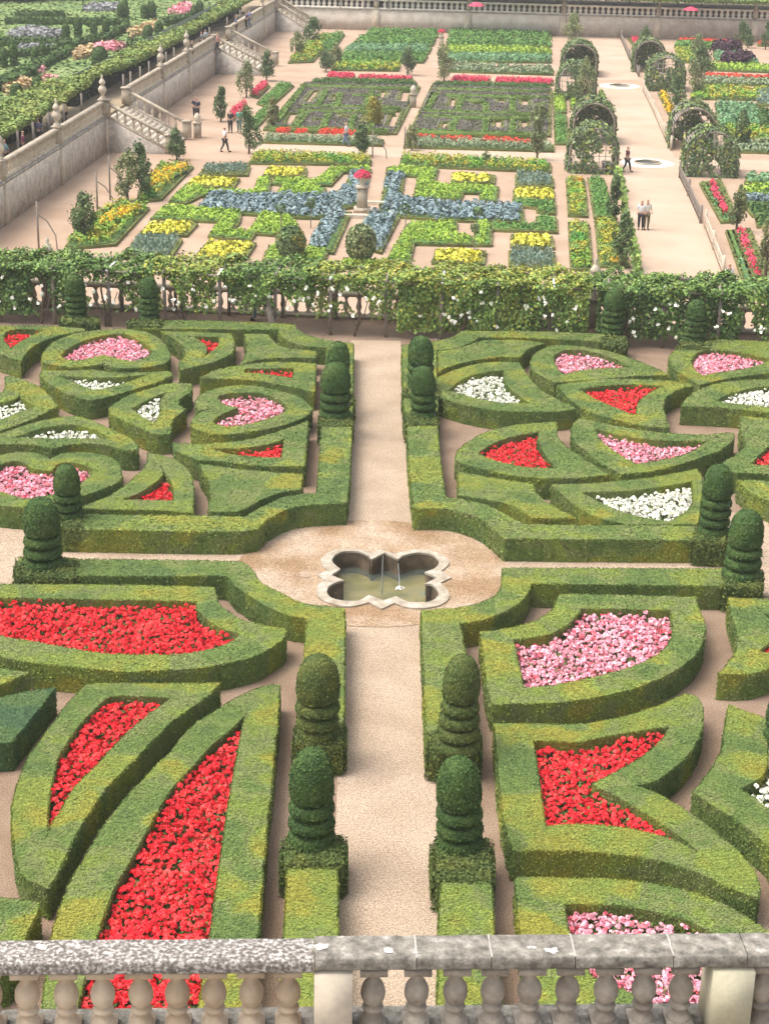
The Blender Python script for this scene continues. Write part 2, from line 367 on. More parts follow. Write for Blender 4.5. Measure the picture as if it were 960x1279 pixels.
p_ = MB(); p_.tube([(fx, fy, -.6), (fx, fy, .3), (fx + .01, fy, .5)], [.022, .016, .012]); p_.build('pipe', mat('pipe_metal', [(.35, .35, .33)], rough=.4), ft, (fx, fy, -.42))
p_ = MB(); p_.tube([(fx + .40, fy, .30), (fx + .43, fy, .0), (fx + .46, fy, -.42)], [.007, .009, .014], 5)
for k in range(24): a_ = rng.uniform(0, 6.28); d_ = rng.uniform(.02, .13); p_.cards(np.array([[fx + .46 + d_ * math.cos(a_), fy + d_ * .8 * math.sin(a_), -.39]]), np.array([[0, 0, 1.]]), .05)
p_.build('water_thread', mat('white_water', [(.85, .88, .88)], rough=.2), ft, (fx, fy, -.42))
wm = MB(); wm.prism(outline("373,716 380,713 388,716 386,721 376,721", 0.02), 0.0, .03); tag(wm.build('gravel_scatter', m_path), 'pale round patch of stone flush with the gravel left of the pool', 'paving stone')

# ================================================================ LOVE GARDEN HEDGES AND BEDS
HH = .65
def dens_for(c):
    d = math.hypot(c[0], c[1]); return (1900, .027) if d < 34 else (1150, .033) if d < 48 else (700, .043)
def hedge(name, label, s, holes=(), h=HH, m=None, cat='hedge', group=None, blooms=()):
    P = ccw(outline(s, h)); HL = [ccw(outline(x, h)) for x in holes]
    P = P + rng.normal(size=P.shape) * .010
    c = P.mean(0); dn, sz = dens_for(c)
    b = MB(); b.prism(P, 0, h, HL, tint=.42); V, T = b.last_top
    b.leaf_tris(V, T, dn, sz, .022, spread=.42); b.leaf_walls(P, .02, h, dn * .8, sz, .035)
    b.leaf_walls(P, h - .05, h + .02, dn * 2.2, sz * .8, .03)
    for H in HL: b.leaf_walls(H[::-1], .1, h, dn * .7, sz, .03); b.leaf_walls(H[::-1], h - .05, h + .02, dn * 2, sz * .8, .03)
    o = b.build('box_hedge', m or m_box, None, (*c, 0))
    tag(o, label, cat, group or 'clipped box hedges of the ornamental garden')
    for x, (col, lab) in zip(HL, blooms): flower_bed(x, col, lab)
    return o
BL = {'red': (m_red, m_red), 'pink': (m_pink, m_pinkdk), 'white': (m_white, m_white)}
BR = {'pink': (petal('rose_petals', (.72, .05, .13), (.82, .16, .28), (.88, .36, .46), 9), m_pinkdk)}
def flower_bed(H, col, label, near=False):
    c = H.mean(0); d = math.hypot(*c)
    e = empty('flower_bed', (*c, 0), label, 'flower bed', 'begonia beds inside the box hedges')
    In = offset(H, -.03)
    f = MB(); f.prism(In, .0, .30, tint=.2); V, T = f.last_top; f.leaf_tris(V, T, 420, .065, .16, spread=1.2); f.build('foliage', m_fleaf, e, (*c, 0))
    sp = .092 if col == 'red' else .090 if col == 'pink' else .105
    G = fill_points(offset(H, -.04), sp, .42)
    if len(G) == 0: return
    # thin places, as in real bedding
    ph = rng.uniform(0, 6, 4); wv = np.sin(G[:, 0] * 2.3 + ph[0]) * np.sin(G[:, 1] * 1.9 + ph[1]) + .6 * np.sin(G[:, 0] * 6 + G[:, 1] * 5 + ph[2])
    G = G[rng.uniform(size=len(G)) < (.93 - .10 * (wv > .9)) * 1.0]
    z = .45 + .045 * rng.normal(size=len(G)) + .03 * np.sin(G[:, 0] * 1.7 + ph[3])
    k = 11 if d < 48 else 7
    n = len(G); rad = {'red': .046, 'pink': .045, 'white': .046}[col]
    D = rng.normal(size=(n, k, 3)); D[:, :, 2] = np.abs(D[:, :, 2]) + .35; D /= np.linalg.norm(D, axis=2)[:, :, None]
    sc_ = rng.uniform(.75, 1.25, (n, 1, 1))
    P = np.column_stack([G, z])[:, None, :] + D * rad * sc_
    ten = np.repeat(rng.uniform(.1, .9, n), k)
    b = MB(); D2 = D.reshape(-1, 3); ten = np.clip(ten + rng.uniform(-.15, .15, len(ten)), 0, 1)
    mm = BL[col] ; pick = np.repeat(rng.uniform(size=n) < (.13 if col == 'pink' else 0), k)
    P2 = P.reshape(-1, 3); S = rad * 1.4 * np.repeat(sc_.ravel(), k)
    b.cards(P2[~pick], D2[~pick], S[~pick], 1.15, .5, 0, ten[~pick])
    if pick.any(): b.cards(P2[pick], D2[pick], S[pick], 1.15, .5, 1, ten[pick])
    b.build('blossoms', list(mm), e, (*c, 0))

W_ = 'white flowering bed'
# --- upper left quarter
hedge('h', 'perimeter box hedge of the upper left quarter, bending round the pool and the centre path',
 "78,661c 225,664 295,664.5c 310,663 321,661 330,652 340,646 355,637.5 375,632.5 405,630 432.5,629c 436,595c 437.5,560c 440,515c 441,429c 420,427 395,422 375,415 367.5,406c 350,404.5 307.5,402.5 257.5,401 207,400.5 165,402c 165,410c 200,411 347,412c 352,420 362,427 380,432 409,434.5c 402.5,530c 399,582c 396,617c 360,620 332,631 315,641 308,646c 215,644 150,643.5 78,642c")
hedge('h', 'box hedge with pointed bed of red flowers beside the first spiral topiary at far left',
 "-25,404c 0,407 57,407.5 102.5,410.5 106,413.5c 75,419 55,426 37.5,436 26,451c 0,443 -25,436c", ["4,425c 7,415 25,411 56,412.5c 37.5,421 25,428 14,436c"], blooms=[('red', 'small pointed bed of red flowers at the upper left corner of the ornamental garden')])
hedge('h', 'rear heart shaped box hedge at left round pink flowers, its cleft towards the viewer',
 "53,450 56,439 70,426 95,417 125,412.5 160,412 185,416 202.5,427 211,440 211,450 200,456 175,459.5 150,460.5 130.5,456c 129,450c 127.5,455.5c 112,457.5 87.5,458.5 65,456", ["77.5,442.5 87.5,434 107.5,425 132.5,419 155,417 172.5,424 187.5,435 189,442 175,450 160,451 142.5,447 129,443.5c 107.5,449 92.5,451 79,448"],
 blooms=[('pink', 'heart shaped bed of pink flowers with the white flowered lens hedge in front of it')])
hedge('h', 'lens shaped box hedge round white flowers directly below the upper pink heart at left',
 "50,469c 54,463c 85,463.5 115,462.5 150,466 212.5,464c 215.5,469c 195,478 162.5,488 135,496 110,500 85,492.5 62.5,480", ["71,469.5c 95,471 117.5,472 155,471 188,467.5c 162.5,476.5 142.5,483 117.5,487 92.5,478"],
 blooms=[('white', 'thin lens shaped bed of white flowers below the upper pink heart at left')])
hedge('h', 'box hedge with crooked bed of white flowers cut by the left edge, middle height',
 "7.5,471c 15,470.5c 45,481 62.5,495 72.5,507.5c 37.5,525 0,538.5 -25,546c -25,498c 0,492 7,485", ["25,485c 27,497 45,507.5c 25,515 7.5,522.5 -18,528c -18,505c 5,503 22.5,496"],
 blooms=[('white', 'white flower bed in the crooked hedge at the left edge, middle height')])
hedge('h', 'long curved box hedge round thin white flowers just behind the big pink heart at left',
 "-25,550c 0,542.5 45,527.5 75,522 95,520.5 115,526 140,537.5 160,546 172.5,556c 173,562c 155,562.5 140,557.5 112.5,554.5 87.5,555.5 65,561c 50,557 25,555 0,556 -25,559c", ["15,547.5c 45,537.5 67.5,532.5 95,531 117.5,537.5 140,548c 117.5,548.5 87.5,548 57.5,548 30,547"],
 blooms=[('white', 'narrow strip of white flowers in the long curved hedge above the big heart')])
hedge('h', 'arrow shaped box hedge round white flowers between the two hearts at left',
 "136,510c 160,495 190,485 215,479 239,480c 238,490 225,497.5 222.5,506c 232.5,511c 215,525 212.5,542.5c 195,542.5 175,535 155,526 140,517.5", ["164,511c 185,499 209,490c 201,501 202,512 194,529.5c 177.5,521"],
 blooms=[('white', 'small arrow shaped bed of white flowers between the two pink hearts at left')])
hedge('h', 'large heart shaped box hedge round pink flowers at the left edge behind the spiral topiaries',
 "-25,576c 0,569 20,565.5 45,566 55,570 62.5,574c 77.5,567 100,565 125,567.5 145,576 151,590 150,600 125,612.5 97.5,621 75,630 37.5,634 7.5,632.5 -25,628c", ["-25,596c 0,581 15,576 30,577.5 42.5,586 64,588.5c 72.5,580 87.5,577.5 110,582.5 116,590 100,606 85,613 62.5,619 30,623 0,614 -25,606c"],
 blooms=[('pink', 'large bed of pink flowers at the left edge with a spiral topiary standing in front')])
hedge('h', 'box hedge with small red triangle bed, right of the big pink heart at left',
 "185,566c 215,573 235,587.5 241,605 241,640.5c 200,638 97,635.5c 140,617.5 170,595 184,579", ["200,581c 202,595 175,615 151,624.5c 217.5,625.5c 215,605"],
 blooms=[('red', 'small triangular bed of red flowers just behind the perimeter hedge at lower left')])
hedge('h', 'small fan shaped box hedge with a red flower wedge beside the upper heart at left',
 "201,414c 215,414.5 242.5,415 289,417c 292.5,427.5 290,440 270,451 225,463c 225,452.5 232.5,444c 228,432 215,422", ["241,420.5c 274,421c 272.5,432.5 255,446c 257,433"],
 blooms=[('red', 'tiny wedge of red flowers beside the upper pink heart at left')])
hedge('h', 'solid waisted box hedge without flowers near the rear of the centre path, left side',
 "305,417.5c 335,418c 342.5,427.5 357.5,435 394,439c 394,447.5c 360,447 325,449 300,456c 307,445 309,432")
hedge('h', 'fan shaped box hedge with thin strip of red flowers behind the sideways pink heart',
 "250,472.5c 270,462.5 307.5,455.5 350,452.5 394,454.5c 392.5,490c 370,485 332.5,477.5 295,474", ["305,461c 335,460.5 367.5,460c 366,472.5c 332.5,467.5 305,465.5c"],
 blooms=[('red', 'thin strip of red flowers in the fan hedge behind the sideways heart')])
hedge('h', 'sideways heart shaped box hedge round pink flowers left of the centre path topiaries',
 "245,500 257.5,490 282.5,483 315,482.5 345,487.5 372.5,496 387.5,507.5 387.5,515 370,526 332.5,536 295,542 265,542 242.5,535 240,526 250,515.5 268,510c 247,513c", ["271,497.5 280,492.5 310,490.5 332.5,493 352.5,502.5 359,510 350,517.5 320,527.5 290,533 269,530 267.5,524 282.5,515 297.5,510c 280,505.5"],
 blooms=[('pink', 'sideways heart of pink flowers beside the centre path in the upper left quarter')])
hedge('h', 'fan shaped box hedge with a strip of red flowers below the sideways heart',
 "217,553.5c 240,555 265,554 307.5,550 345,540 385,526c 380,582.5c 340,582.5 302.5,580 270,576 247,575c 235,570 219,563", ["260,560c 300,560 332.5,555.5 355,548c 352.5,572c 320,571 290,568"],
 blooms=[('red', 'strip of red flowers in the fan hedge below the sideways heart')])
hedge('h', 'solid yellowish box hedge without flowers in the corner nearest the pool, upper left quarter',
 "249,580c 307.5,587.5 377.5,592.5c 376,611c 350,616 325,625 307.5,635 295,639.5c 260,639.5c 264,620 260,600")
# --- upper right quarter
hedge('h', 'perimeter box hedge of the upper right quarter, bending round the pool and the centre path',
 "502.5,432.5c 505,515 509,530c 510,560c 514,610c 517,635.5c 555,636 585,642.5 602.5,650 617.5,662.5 629,673c 720,674 840,675 900,675.5c 899,657.5c 870,657.5 782.5,656.5 720,656.5 652.5,655c 640,648 620,637.5 600,629 575,624 556,621.5c 555,619c 549,575c 546,540c 544,437.5c 565,436 587.5,428 597,421.5c 655,422.5 720,425 755,427.5c 754,417.5c 720,416 655,414 605,414 575,414c 565,421 542.5,427 503,431.5c")
hedge('h', 'solid box hedge without flowers beside the far topiary pair, right of the centre path',
 "547.5,439c 572.5,435 597,427 606,425c 650,425.5 680,429c 660,436 647.5,446.5c 620,446.5 587.5,451 555,460 547.5,466c")
hedge('h', 'fan shaped box hedge round white flowers nearest the centre path, upper right quarter',
 "544,475 555,467.5 585,457.5 615,452.5 647.5,453c 662.5,475 682,492 719,511c 692.5,514.5 655,514.5 617.5,512.5 580,506 550,496 544,485", ["559,487.5c 580,472.5 605,465 629,462.5c 631,477.5 642.5,490 660,504c 630,504 592.5,497.5 570,491"],
 blooms=[('white', 'fan of white flowers nearest the centre path in the upper right quarter')])
hedge('h', 'leaf shaped box hedge round pink flowers behind the red shield bed, upper right',
 "664,447.5 678,435.5 695,431c 720,432.5 757.5,439 795,451 820,461 835,469c 795,470 720,476 692.5,478.5c 680,472 665,462", ["691,446 700,439 712,437 737.5,439 765,447.5 787.5,459c 745,461 720,464 702.5,467.5 692.5,455"],
 blooms=[('pink', 'leaf shaped bed of pink flowers behind the red shield bed, upper right quarter')])
hedge('h', 'shield shaped box hedge round red flowers in the middle of the upper right quarter',
 "696,481.5c 720,477.5 757.5,474 795,474 832,476 865,481.5c 845,487.5 830,497.5 827.5,511 835,534c 807.5,532.5 770,525 732.5,513 710,498", ["722.5,486c 757.5,481.5 795,480.5 827.5,483c 812.5,490 797.5,502.5 794,520c 770,510.5 745,500 732.5,492.5"],
 blooms=[('red', 'shield shaped bed of red flowers in the middle of the upper right quarter')])
hedge('h', 'box hedge round deep pink flowers at the right edge below the climbing roses',
 "837.5,442.5 855,432.5 882.5,426 915,425 960,427.5 990,431c 990,462c 960,466 932.5,469.5 902.5,474 872.5,481c 855,470 840,460 836,451", ["862.5,452.5 867.5,442.5 880,437.5c 910,438.5 937.5,443 962,449c 945,457 920,462.5 892.5,466 877.5,470c 868,463"],
 blooms=[('pink', 'deep pink flower bed at the right edge below the climbing roses')])
hedge('h', 'box hedge round white flowers at the right edge, half way up the right quarter',
 "850,507.5c 860,495 880,484 915,476 960,474 990,473c 990,521c 960,516 932.5,512.5 895,509.5", ["893,501.5c 905,494 932.5,486 960,482.5 988,481c 988,514c 960,509.5 932.5,506"],
 blooms=[('white', 'white flower bed at the right edge, above the red corner bed')])
hedge('h', 'long lens shaped box hedge round pink flowers right of the red fan bed',
 "714,532c 723,522.5c 770,532.5 820,540 870,543 914,541c 914,550 895,564 860,576 820,587.5 776,592.5c 750,579 730,562.5 716,550", ["742.5,535c 770,542.5 820,550 883,551c 860,566 820,576 792.5,580c 765,563 748,549"],
 blooms=[('pink', 'crescent of pink flowers in the long lens hedge, upper right quarter')])
hedge('h', 'fan shaped box hedge round red flowers at the front of the upper right quarter',
 "569,570 575,560 590,549 605,541 635,532.5 665,529 694,527.5c 695,545 707,559 722,569 738,580 760,593c 720,597.5 680,597.5 630,592.5 597.5,585 572.5,577", ["596,566c 615,554 640,545.5 672.5,539c 673,553 682,570 695,585c 655,584 625,577.5 605,571"],
 blooms=[('red', 'fan of red flowers at the front of the upper right quarter')])
hedge('h', 'solid box hedge without flowers on the pool side of the upper right quarter',
 "572.5,589c 605,596 664,605c 669,616 682,628 718,647.5c 665,647c 650,637.5 630,629 605,624 572.5,619c")
hedge('h', 'boat shaped box hedge round white flowers just behind the perimeter hedge at right',
 "687.5,605c 720,605 757.5,602.5 807.5,597.5 845,591 870,586c 876,600 874,630 871,655.5c 820,655.5 784,655.5c 745,646 720,633 700,616", ["725,615c 770,614 820,609 864,601c 865,627.5 855,640 835,652c 807.5,647.5 777.5,640 747.5,627.5"],
 blooms=[('white', 'boat shaped bed of white flowers just behind the perimeter hedge at right')])
hedge('h', 'box hedge round red flowers at the right edge behind the pair of spiral topiaries',
 "925,520c 960,523 990,527c 990,595c 960,592.5 915,590 899,583c 905,576 921,567 932,555c 925,540", ["936,580c 950,566 960,557 988,543c 988,584c 960,582"],
 blooms=[('red', 'red flower bed at the right edge behind the pair of spiral topiaries')])
hedge('h', 'solid box hedge with rounded front at the right edge behind the nearer spiral topiary',
 "920,600c 960,601 990,602c 990,638c 960,626 940,617.5 927,607")
# --- lower left quarter
hedge('h', 'perimeter box hedge of the lower left quarter, bending round the front left of the pool',
 "40,699.5c 100,699 240,700.5 302.5,702c 312.5,710 327.5,730 343,737.5 360,746 380,754 405,757.5 429.5,759.5c 429.5,822.5 428.5,925c 370,925c 374,880 381,817 384,772.5c 360,769 340,761 320,750 305,740 292.5,731 284,720 270,719c 220,720 100,719.5 40,719c")
hedge('h', 'broad box hedge round the long bed of red flowers left of the pool',
 "-25,729c 0,730 150,731 240,733 267.5,734c 272.5,752.5 285,765 305,776 327.5,781 356,785c 356,795 345,805 320,819 282.5,829 245,835 200,837.5 150,839 100,834 37.5,827.5 0,820.5 -25,815c", ["-25,746c 100,748.5 240,751 246,751c 247.5,762.5 260,775 277.5,785 300,792c 287.5,802.5 257.5,812.5 220,818 190,818 140,817.5 87.5,810 37.5,801 0,795 -25,790c"],
 blooms=[('red', 'long bed of red flowers running off the left edge, left of the pool')])
hedge('h', 'small hedge end at the left edge under the long red bed', "-25,831c 0,834.5 36,841c 0,856 -25,863c")
hedge('h', 'dark wedge shaped box hedge at the left edge beside the leaf shaped red beds', "-25,879c 0,872 35,864 70,859c 15,928c -25,930c", m=m_box_dark)
hedge('h', 'box hedge corner at the left edge just above the stone balustrade', "-25,1119c 0,1121 50,1129c 42,1150 30,1174 10,1215c -25,1225c")
hedge('h', 'slender leaf shaped box hedge round red flowers, outer one of the pair at lower left',
 "107.5,856c 125,854 220,854 275.5,853c 257,872 220,897 190,926 162.5,955 132.5,985 110,1017.5 92.5,1047.5 77.5,1080 60,1110c 37.5,1100 24,1087 19,1052.5 15.5,1025 20,990 32.5,952.5 42.5,937.5 70,900 88,876", ["127.5,877.5 140,870 180,870 215,872c 200,882.5 160,915 120,957.5 95,982.5 75,1015 65,1030 60,1046c 59,1022 62.5,990 70,955 72.5,945 100,905"],
 blooms=[('red', 'slender bed of red flowers in the outer leaf hedge at lower left')])
hedge('h', 'large leaf shaped box hedge round the longest red flower bed, beside the near left topiary',
 "349,855c 325,859 300,870 270,887.5 240,907.5 212.5,940 185,967.5 155,1000 130,1032.5 110,1065 90,1100 75,1135 65,1172 50,1290c 308,1290c 321,1174 330,1060 342.5,940", ["307.5,891c 290,910 265,930 245,952 212.5,987.5 190,1025 172.5,1057.5 158,1083 140,1115 120,1172 95,1262c 248,1262c 262.5,1172 282.5,1027.5 297.5,940"],
 blooms=[('red', 'longest bed of red flowers reaching down behind the stone balustrade')])
hedge('h', 'straight box hedge strip beyond the near left topiary running down to the stone balustrade', "360,1085c 420,1084c 421,1174c 423,1290c 350,1290c 355,1174c")
# --- lower right quarter
hedge('h', 'perimeter box hedge of the lower right quarter, bending round the front right of the pool',
 "627.5,710c 720,710 902,711 935,711.5c 935,733c 905,732 720,730 661,729c 659,740 650,752 630,764 600,775 572.5,779c 580,815 590,880 600,925c 533,925c 530,860 526.5,763c 550,761 575,759 600,752.5 620,742.5 627,728")
hedge('h', 'broad box hedge round the big bed of pink flowers right of the pool',
 "697.5,742.5c 720,742.5 867.5,746c 872.5,762.5 879.5,785 875,805 860,825 830,845 782.5,862.5 720,875 692.5,878 615,880c 607.5,852 600,790c 635,785 670,775 690,761", ["640,799c 680,794 705,782.5 718,770 725,760c 837.5,762.5c 840,792.5 827.5,812.5 802.5,827.5 765,840 720,851 680,857.5 652.5,859c 645,822"],
 blooms=[('pink', 'big bed of pink flowers right of the pool')])
hedge('h', 'fish tailed box hedge round a notched red bed, right of the near right topiary',
 "617.5,904c 655,904.5 720,905 770,897.5 820,882.5 855,867.5 868,870 876,886 875,912 857,945 830,967.5 815,977 793,981c 825,995 870,1022.5 900,1047.5 927.5,1072 945,1095 946,1122c 920,1112.5 870,1090 820,1075 770,1067.5 720,1063.5 640,1062.5c 630,1027 620,940", ["665,925c 695,926 720,927.5 770,917.5 835,907.5c 827.5,922.5 802.5,945 770,964 739,980c 770,995 807.5,1017.5 845,1042 880,1070c 840,1050 782.5,1035 720,1030 680,1032.5c 672.5,977.5"],
 blooms=[('red', 'notched bed of red flowers in the fish tailed hedge at lower right')])
hedge('h', 'box hedge round pink flowers directly behind the stone balustrade at lower right',
 "644,1096c 720,1097.5 770,1099 820,1105 870,1117 907.5,1132.5 960,1165 990,1188c 990,1300c 670,1300c 650,1169", ["704,1129c 770,1131 820,1140 857.5,1150 887.5,1165 925,1190 950,1235 955,1262c 830,1262 790,1242 738,1222c 710,1165"],
 blooms=[('pink', 'bed of pink flowers directly behind the stone balustrade at lower right')])
hedge('h', 'box hedge at the right edge with a corner of red flowers, below the ringed topiaries',
 "909,747c 960,749 990,750c 990,830c 960,836 932,842.5 897.5,842c 907,830 918,815 920,792 912,765", ["951,765c 970,773 988,776c 988,818c 960,816 946,814c 962,800 966,785"],
 blooms=[('red', 'corner of a red flower bed at the right edge, beside the big pink bed')])
hedge('h', 'tall curved box hedge round white flowers at the right edge, lower quarter',
 "910,880c 932,889 960,900 990,907c 990,1088c 960,1060 945,1045 920,1025 882.5,1002 865,989c 880,972 900,940 904,915", ["956,925c 957,955 948,972 922.5,986c 937.5,995 960,1012.5 988,1034c 988,930c"],
 blooms=[('white', 'bed of white flowers at the right edge, lower quarter')])
hedge('h', 'straight box hedge strip beyond the near right topiary running down to the stone balustrade', "551,1100c 612,1100c 617,1174c 630,1290c 546,1290c 549,1174c")

# ================================================================ TOPIARY
def topiary(label, xt, yt, yb, wpx, tiers=3, wide=1.1, base=None, m=None, z0=0., group='ringed yew topiaries of the ornamental garden', xb=None, gap=.46):
    """yt, yb: top and foot of the turned shape on the survey; base: outline of the clipped block it grows from"""
    xb = xt if xb is None else xb
    zb = z0 + (.62 if base is not None else .05)
    p = at(xb, yb, zb); k = pxm(*p, zb); rad = wpx / 2 / k
    p = at(xb, yb - rad * k * .36, zb)
    hts = np.linspace(.5, 6, 600); ys = np.array([proj((*p, zb + h))[1] for h in hts]); H = float(np.interp(-yt, -ys, hts))
    dh = H * gap if tiers == 4 else H * (gap + .06)
    m = m or m_yew
    e = empty('ringed_topiary', (*p, z0), label, 'topiary', group); o = (*p, z0)
    d = math.hypot(*p); dn, sz = (2200, .030) if d < 34 else (1300, .036) if d < 55 else (700, .055) if d < 80 else (120, .14)
    def turned(name, prof, seg=22):
        b = MB(); prof = [(max(r, .01), z) for r, z in prof]; b.lathe(prof, (p[0], p[1], zb), seg, tint=.35, wob=.02)
        L = sum(math.hypot(prof[i+1][0]-prof[i][0], prof[i+1][1]-prof[i][1]) * math.pi * (prof[i+1][0]+prof[i][0]) for i in range(len(prof)-1))
        n = int(L * dn); pr = np.array(prof); ln = np.hypot(*(pr[1:] - pr[:-1]).T) * (pr[1:, 0] + pr[:-1, 0]); q = rng.choice(len(ln), n, p=ln / ln.sum()); u = rng.uniform(size=n)
        rz = pr[q] * (1 - u[:, None]) + pr[q + 1] * u[:, None]; A = rng.uniform(0, 2 * math.pi, n); dd = pr[q + 1] - pr[q]; dd /= np.linalg.norm(dd, axis=1)[:, None]
        nr, nz_ = dd[:, 1], -dd[:, 0]; N = np.column_stack([nr * np.cos(A), nr * np.sin(A), nz_]); P = np.column_stack([p[0] + rz[:, 0] * np.cos(A), p[1] + rz[:, 0] * np.sin(A), zb + rz[:, 1]]) + N * rng.uniform(0, .018, (n, 1))
        b.cards(P, N, sz, spread=.5)
        k2 = rng.uniform(size=n) < .05; b.cards(P[k2] + N[k2] * .015, N[k2] + [0, 0, .4], sz * .9, 2.0, .8)      # stray shoots
        for V_ in b.V: V_[:, :2] += lean * (V_[:, 2:3] - zb)
        return b.build(name, m, e, o)
    lean = rng.normal(size=2) * .018
    z = 0; hr = (H - dh) / tiers
    turned('stem', [(rad * .62, 0), (rad * .62, H - dh + .05)], 14)
    for i in range(tiers):
        rr = rad * (wide - (wide - 1.0) * i / max(1, tiers - 1)) if tiers > 1 else rad
        zz = i * hr
        turned('ring', [(rr * .68, zz + hr * .12), (rr * .93, zz + hr * .14), (rr * 1.01, zz + hr * .30), (rr * 1.0, zz + hr * .5), (rr * .96, zz + hr * .70), (rr * .85, zz + hr * .84), (rr * .68, zz + hr * .90)])
    z = H - dh; R_ = rad * .97
    turned('crown', [(R_ * .68, z + dh * .03), (R_ * .95, z + dh * .05), (R_ * 1.0, z + dh * .16), (R_ * 1.0, z + dh * .34), (R_ * .95, z + dh * .55), (R_ * .83, z + dh * .74), (R_ * .60, z + dh * .90), (R_ * .32, z + dh * .975), (.01, z + dh)])
    if base is not None:
        Q = ccw(outline(base, zb + .05)); b = MB(); b.prism(Q, z0, zb + .05, tint=.35); V, T = b.last_top
        b.leaf_tris(V, T, dn * .9, sz * 1.2, .07, spread=.9); b.leaf_walls(Q, z0 + .03, zb + .08, dn * .9, sz * 1.3, .09); b.build('base', m_yew_warm, e, o)
    return e
topiary('slim ringed topiary before the climbing roses, farther left of the far left pair', 94, 342, 402, 25, 4, 1.05, "78,396c 122,397c 122,405c 76,404c", xb=96)
topiary('slim ringed topiary before the climbing roses, right one of the far left pair', 186, 346, 403, 23, 4, 1.05, "163,400c 204,401c 203,409c 161,409c", xb=187)
topiary('ringed topiary on the far left side of the centre path, half hidden by its twin', 421, 427, 500, 29, 3, 1.0, "404,496c 440,496c 440,506c 403,506c")
topiary('dark ringed topiary on the left of the centre path, front one of the far pair', 416.5, 452.5, 528, 38, 3, 1.0, "400,520c 439,520c 438,532c 400,532c", xb=418)
topiary('ringed topiary in front of the big pink heart at left, rear one of its pair', 78, 580, 653, 33, 3, 1.06, "68,641c 102,642c 100,660c 66,659c", xb=86)
topiary('ringed topiary at the left end of the transverse path, front one of its pair', 51, 622, 716, 46, 3, 1.06, "24,697c 96,699c 92,722c 20,720c", xb=55)
topiary('slim ringed topiary before the climbing roses, left one of the far right pair', 765, 360, 421, 26, 4, 1.05, "753,420c 781,421c 780,433c 752,432c", xb=763)
topiary('slim ringed topiary before the climbing roses, rightmost of the far right pair', 870, 375, 431, 25, 4, 1.05, "850,428c 886,429c 884,437c 846,436c", xb=866)
topiary('ringed topiary on the far right side of the centre path, half hidden by its twin', 525, 420, 490, 32, 3, 1.0, "505,487c 546,487c 547,497c 505,497c")
topiary('smooth ringed topiary on the right of the centre path, front one of the far pair', 528.5, 457.5, 526, 31, 3, 1.04, "506,517c 545,517c 546,531c 509,531c", xb=529)
topiary('dark ringed topiary right of the pool behind the transverse path, rear one of its pair', 895, 580, 674, 37, 4, 1.0, "872,657c 906,658c 905,679c 866,678c", xb=890)
topiary('ringed topiary at the right end of the transverse path, front one of its pair', 931.5, 637.5, 729, 43, 3, 1.1, "905,709c 949,711c 949,735c 903,733c", xb=925)
topiary('ringed topiary with warm green crown left of the centre path, below the pool', 393, 819, 932, 54, 3, .9, "372,905c 428,905c 428,932c 369,932c", m=m_yew_warm, xb=396)
topiary('big dark ringed topiary nearest the viewer on the left of the centre path', 384, 935, 1063, 55, 3, 1.05, "356,1048c 428,1046c 429,1082c 354,1082c", xb=389)
topiary('ringed topiary right of the centre path with wide lowest ring, below the pool', 574, 821, 944, 46, 4, 1.2, "538,915c 596,915c 597,940c 536,940c", m=m_yew_warm, xb=571)
topiary('big green ringed topiary nearest the viewer on the right of the centre path', 577.5, 946, 1068, 56, 3, 1.02, "542,1050c 611,1050c 613,1100c 545,1100c", xb=574)
topiary('ringed topiary cut by the right edge, below the transverse path', 972, 862, 960, 44, 3, 1.05)

# ================================================================ NEAR BALUSTRADE
ZR = 10.1
bA = at(0, 1204, ZR); bB = at(960, 1196, ZR); bd = (bB - bA) / np.linalg.norm(bB - bA); bn = np.array([-bd[1], bd[0]])
# (front top edge of the coping runs from bA to bB)
nb = empty('stone_balustrade', (*((bA + bB) / 2), ZR - .85), 'weathered stone balustrade with round bellied balusters across the foreground', 'balustrade')
no = tuple(nb.location)
def X(px):  # distance along the coping for a survey column
    d = FW * FPX + RT * (px - CX) - UP * (1206 - CY); t = (ZR - .1 - CAM_H) / d[2]; return (np.array([d[0] * t, d[1] * t]) - bA) @ bd
def onb(s, off, z): q = bA + bd * s + bn * off; return (q[0], q[1], z)
TW = .30
m_lich = mat('pebbly_lichen_stone', [(.13, .12, .105), (.22, .195, .175), (.30, .275, .25), (.50, .48, .45)], 32, 3, rough=.95, fine=.22, fine_scale=70, bump=.01, bump_scale=45, stops=[.38, .47, .54, .62])
m_lich2 = mat('grey_lichen_stone', [(.12, .112, .095), (.21, .195, .165), (.29, .27, .23), (.48, .46, .42)], 11, 8, rough=.95, fine=.25, fine_scale=40, bump=.006, bump_scale=45, stops=[.32, .46, .6, .74])
edges = [-60, 392.5, 519, 612, 716, 838, 930, 1040]
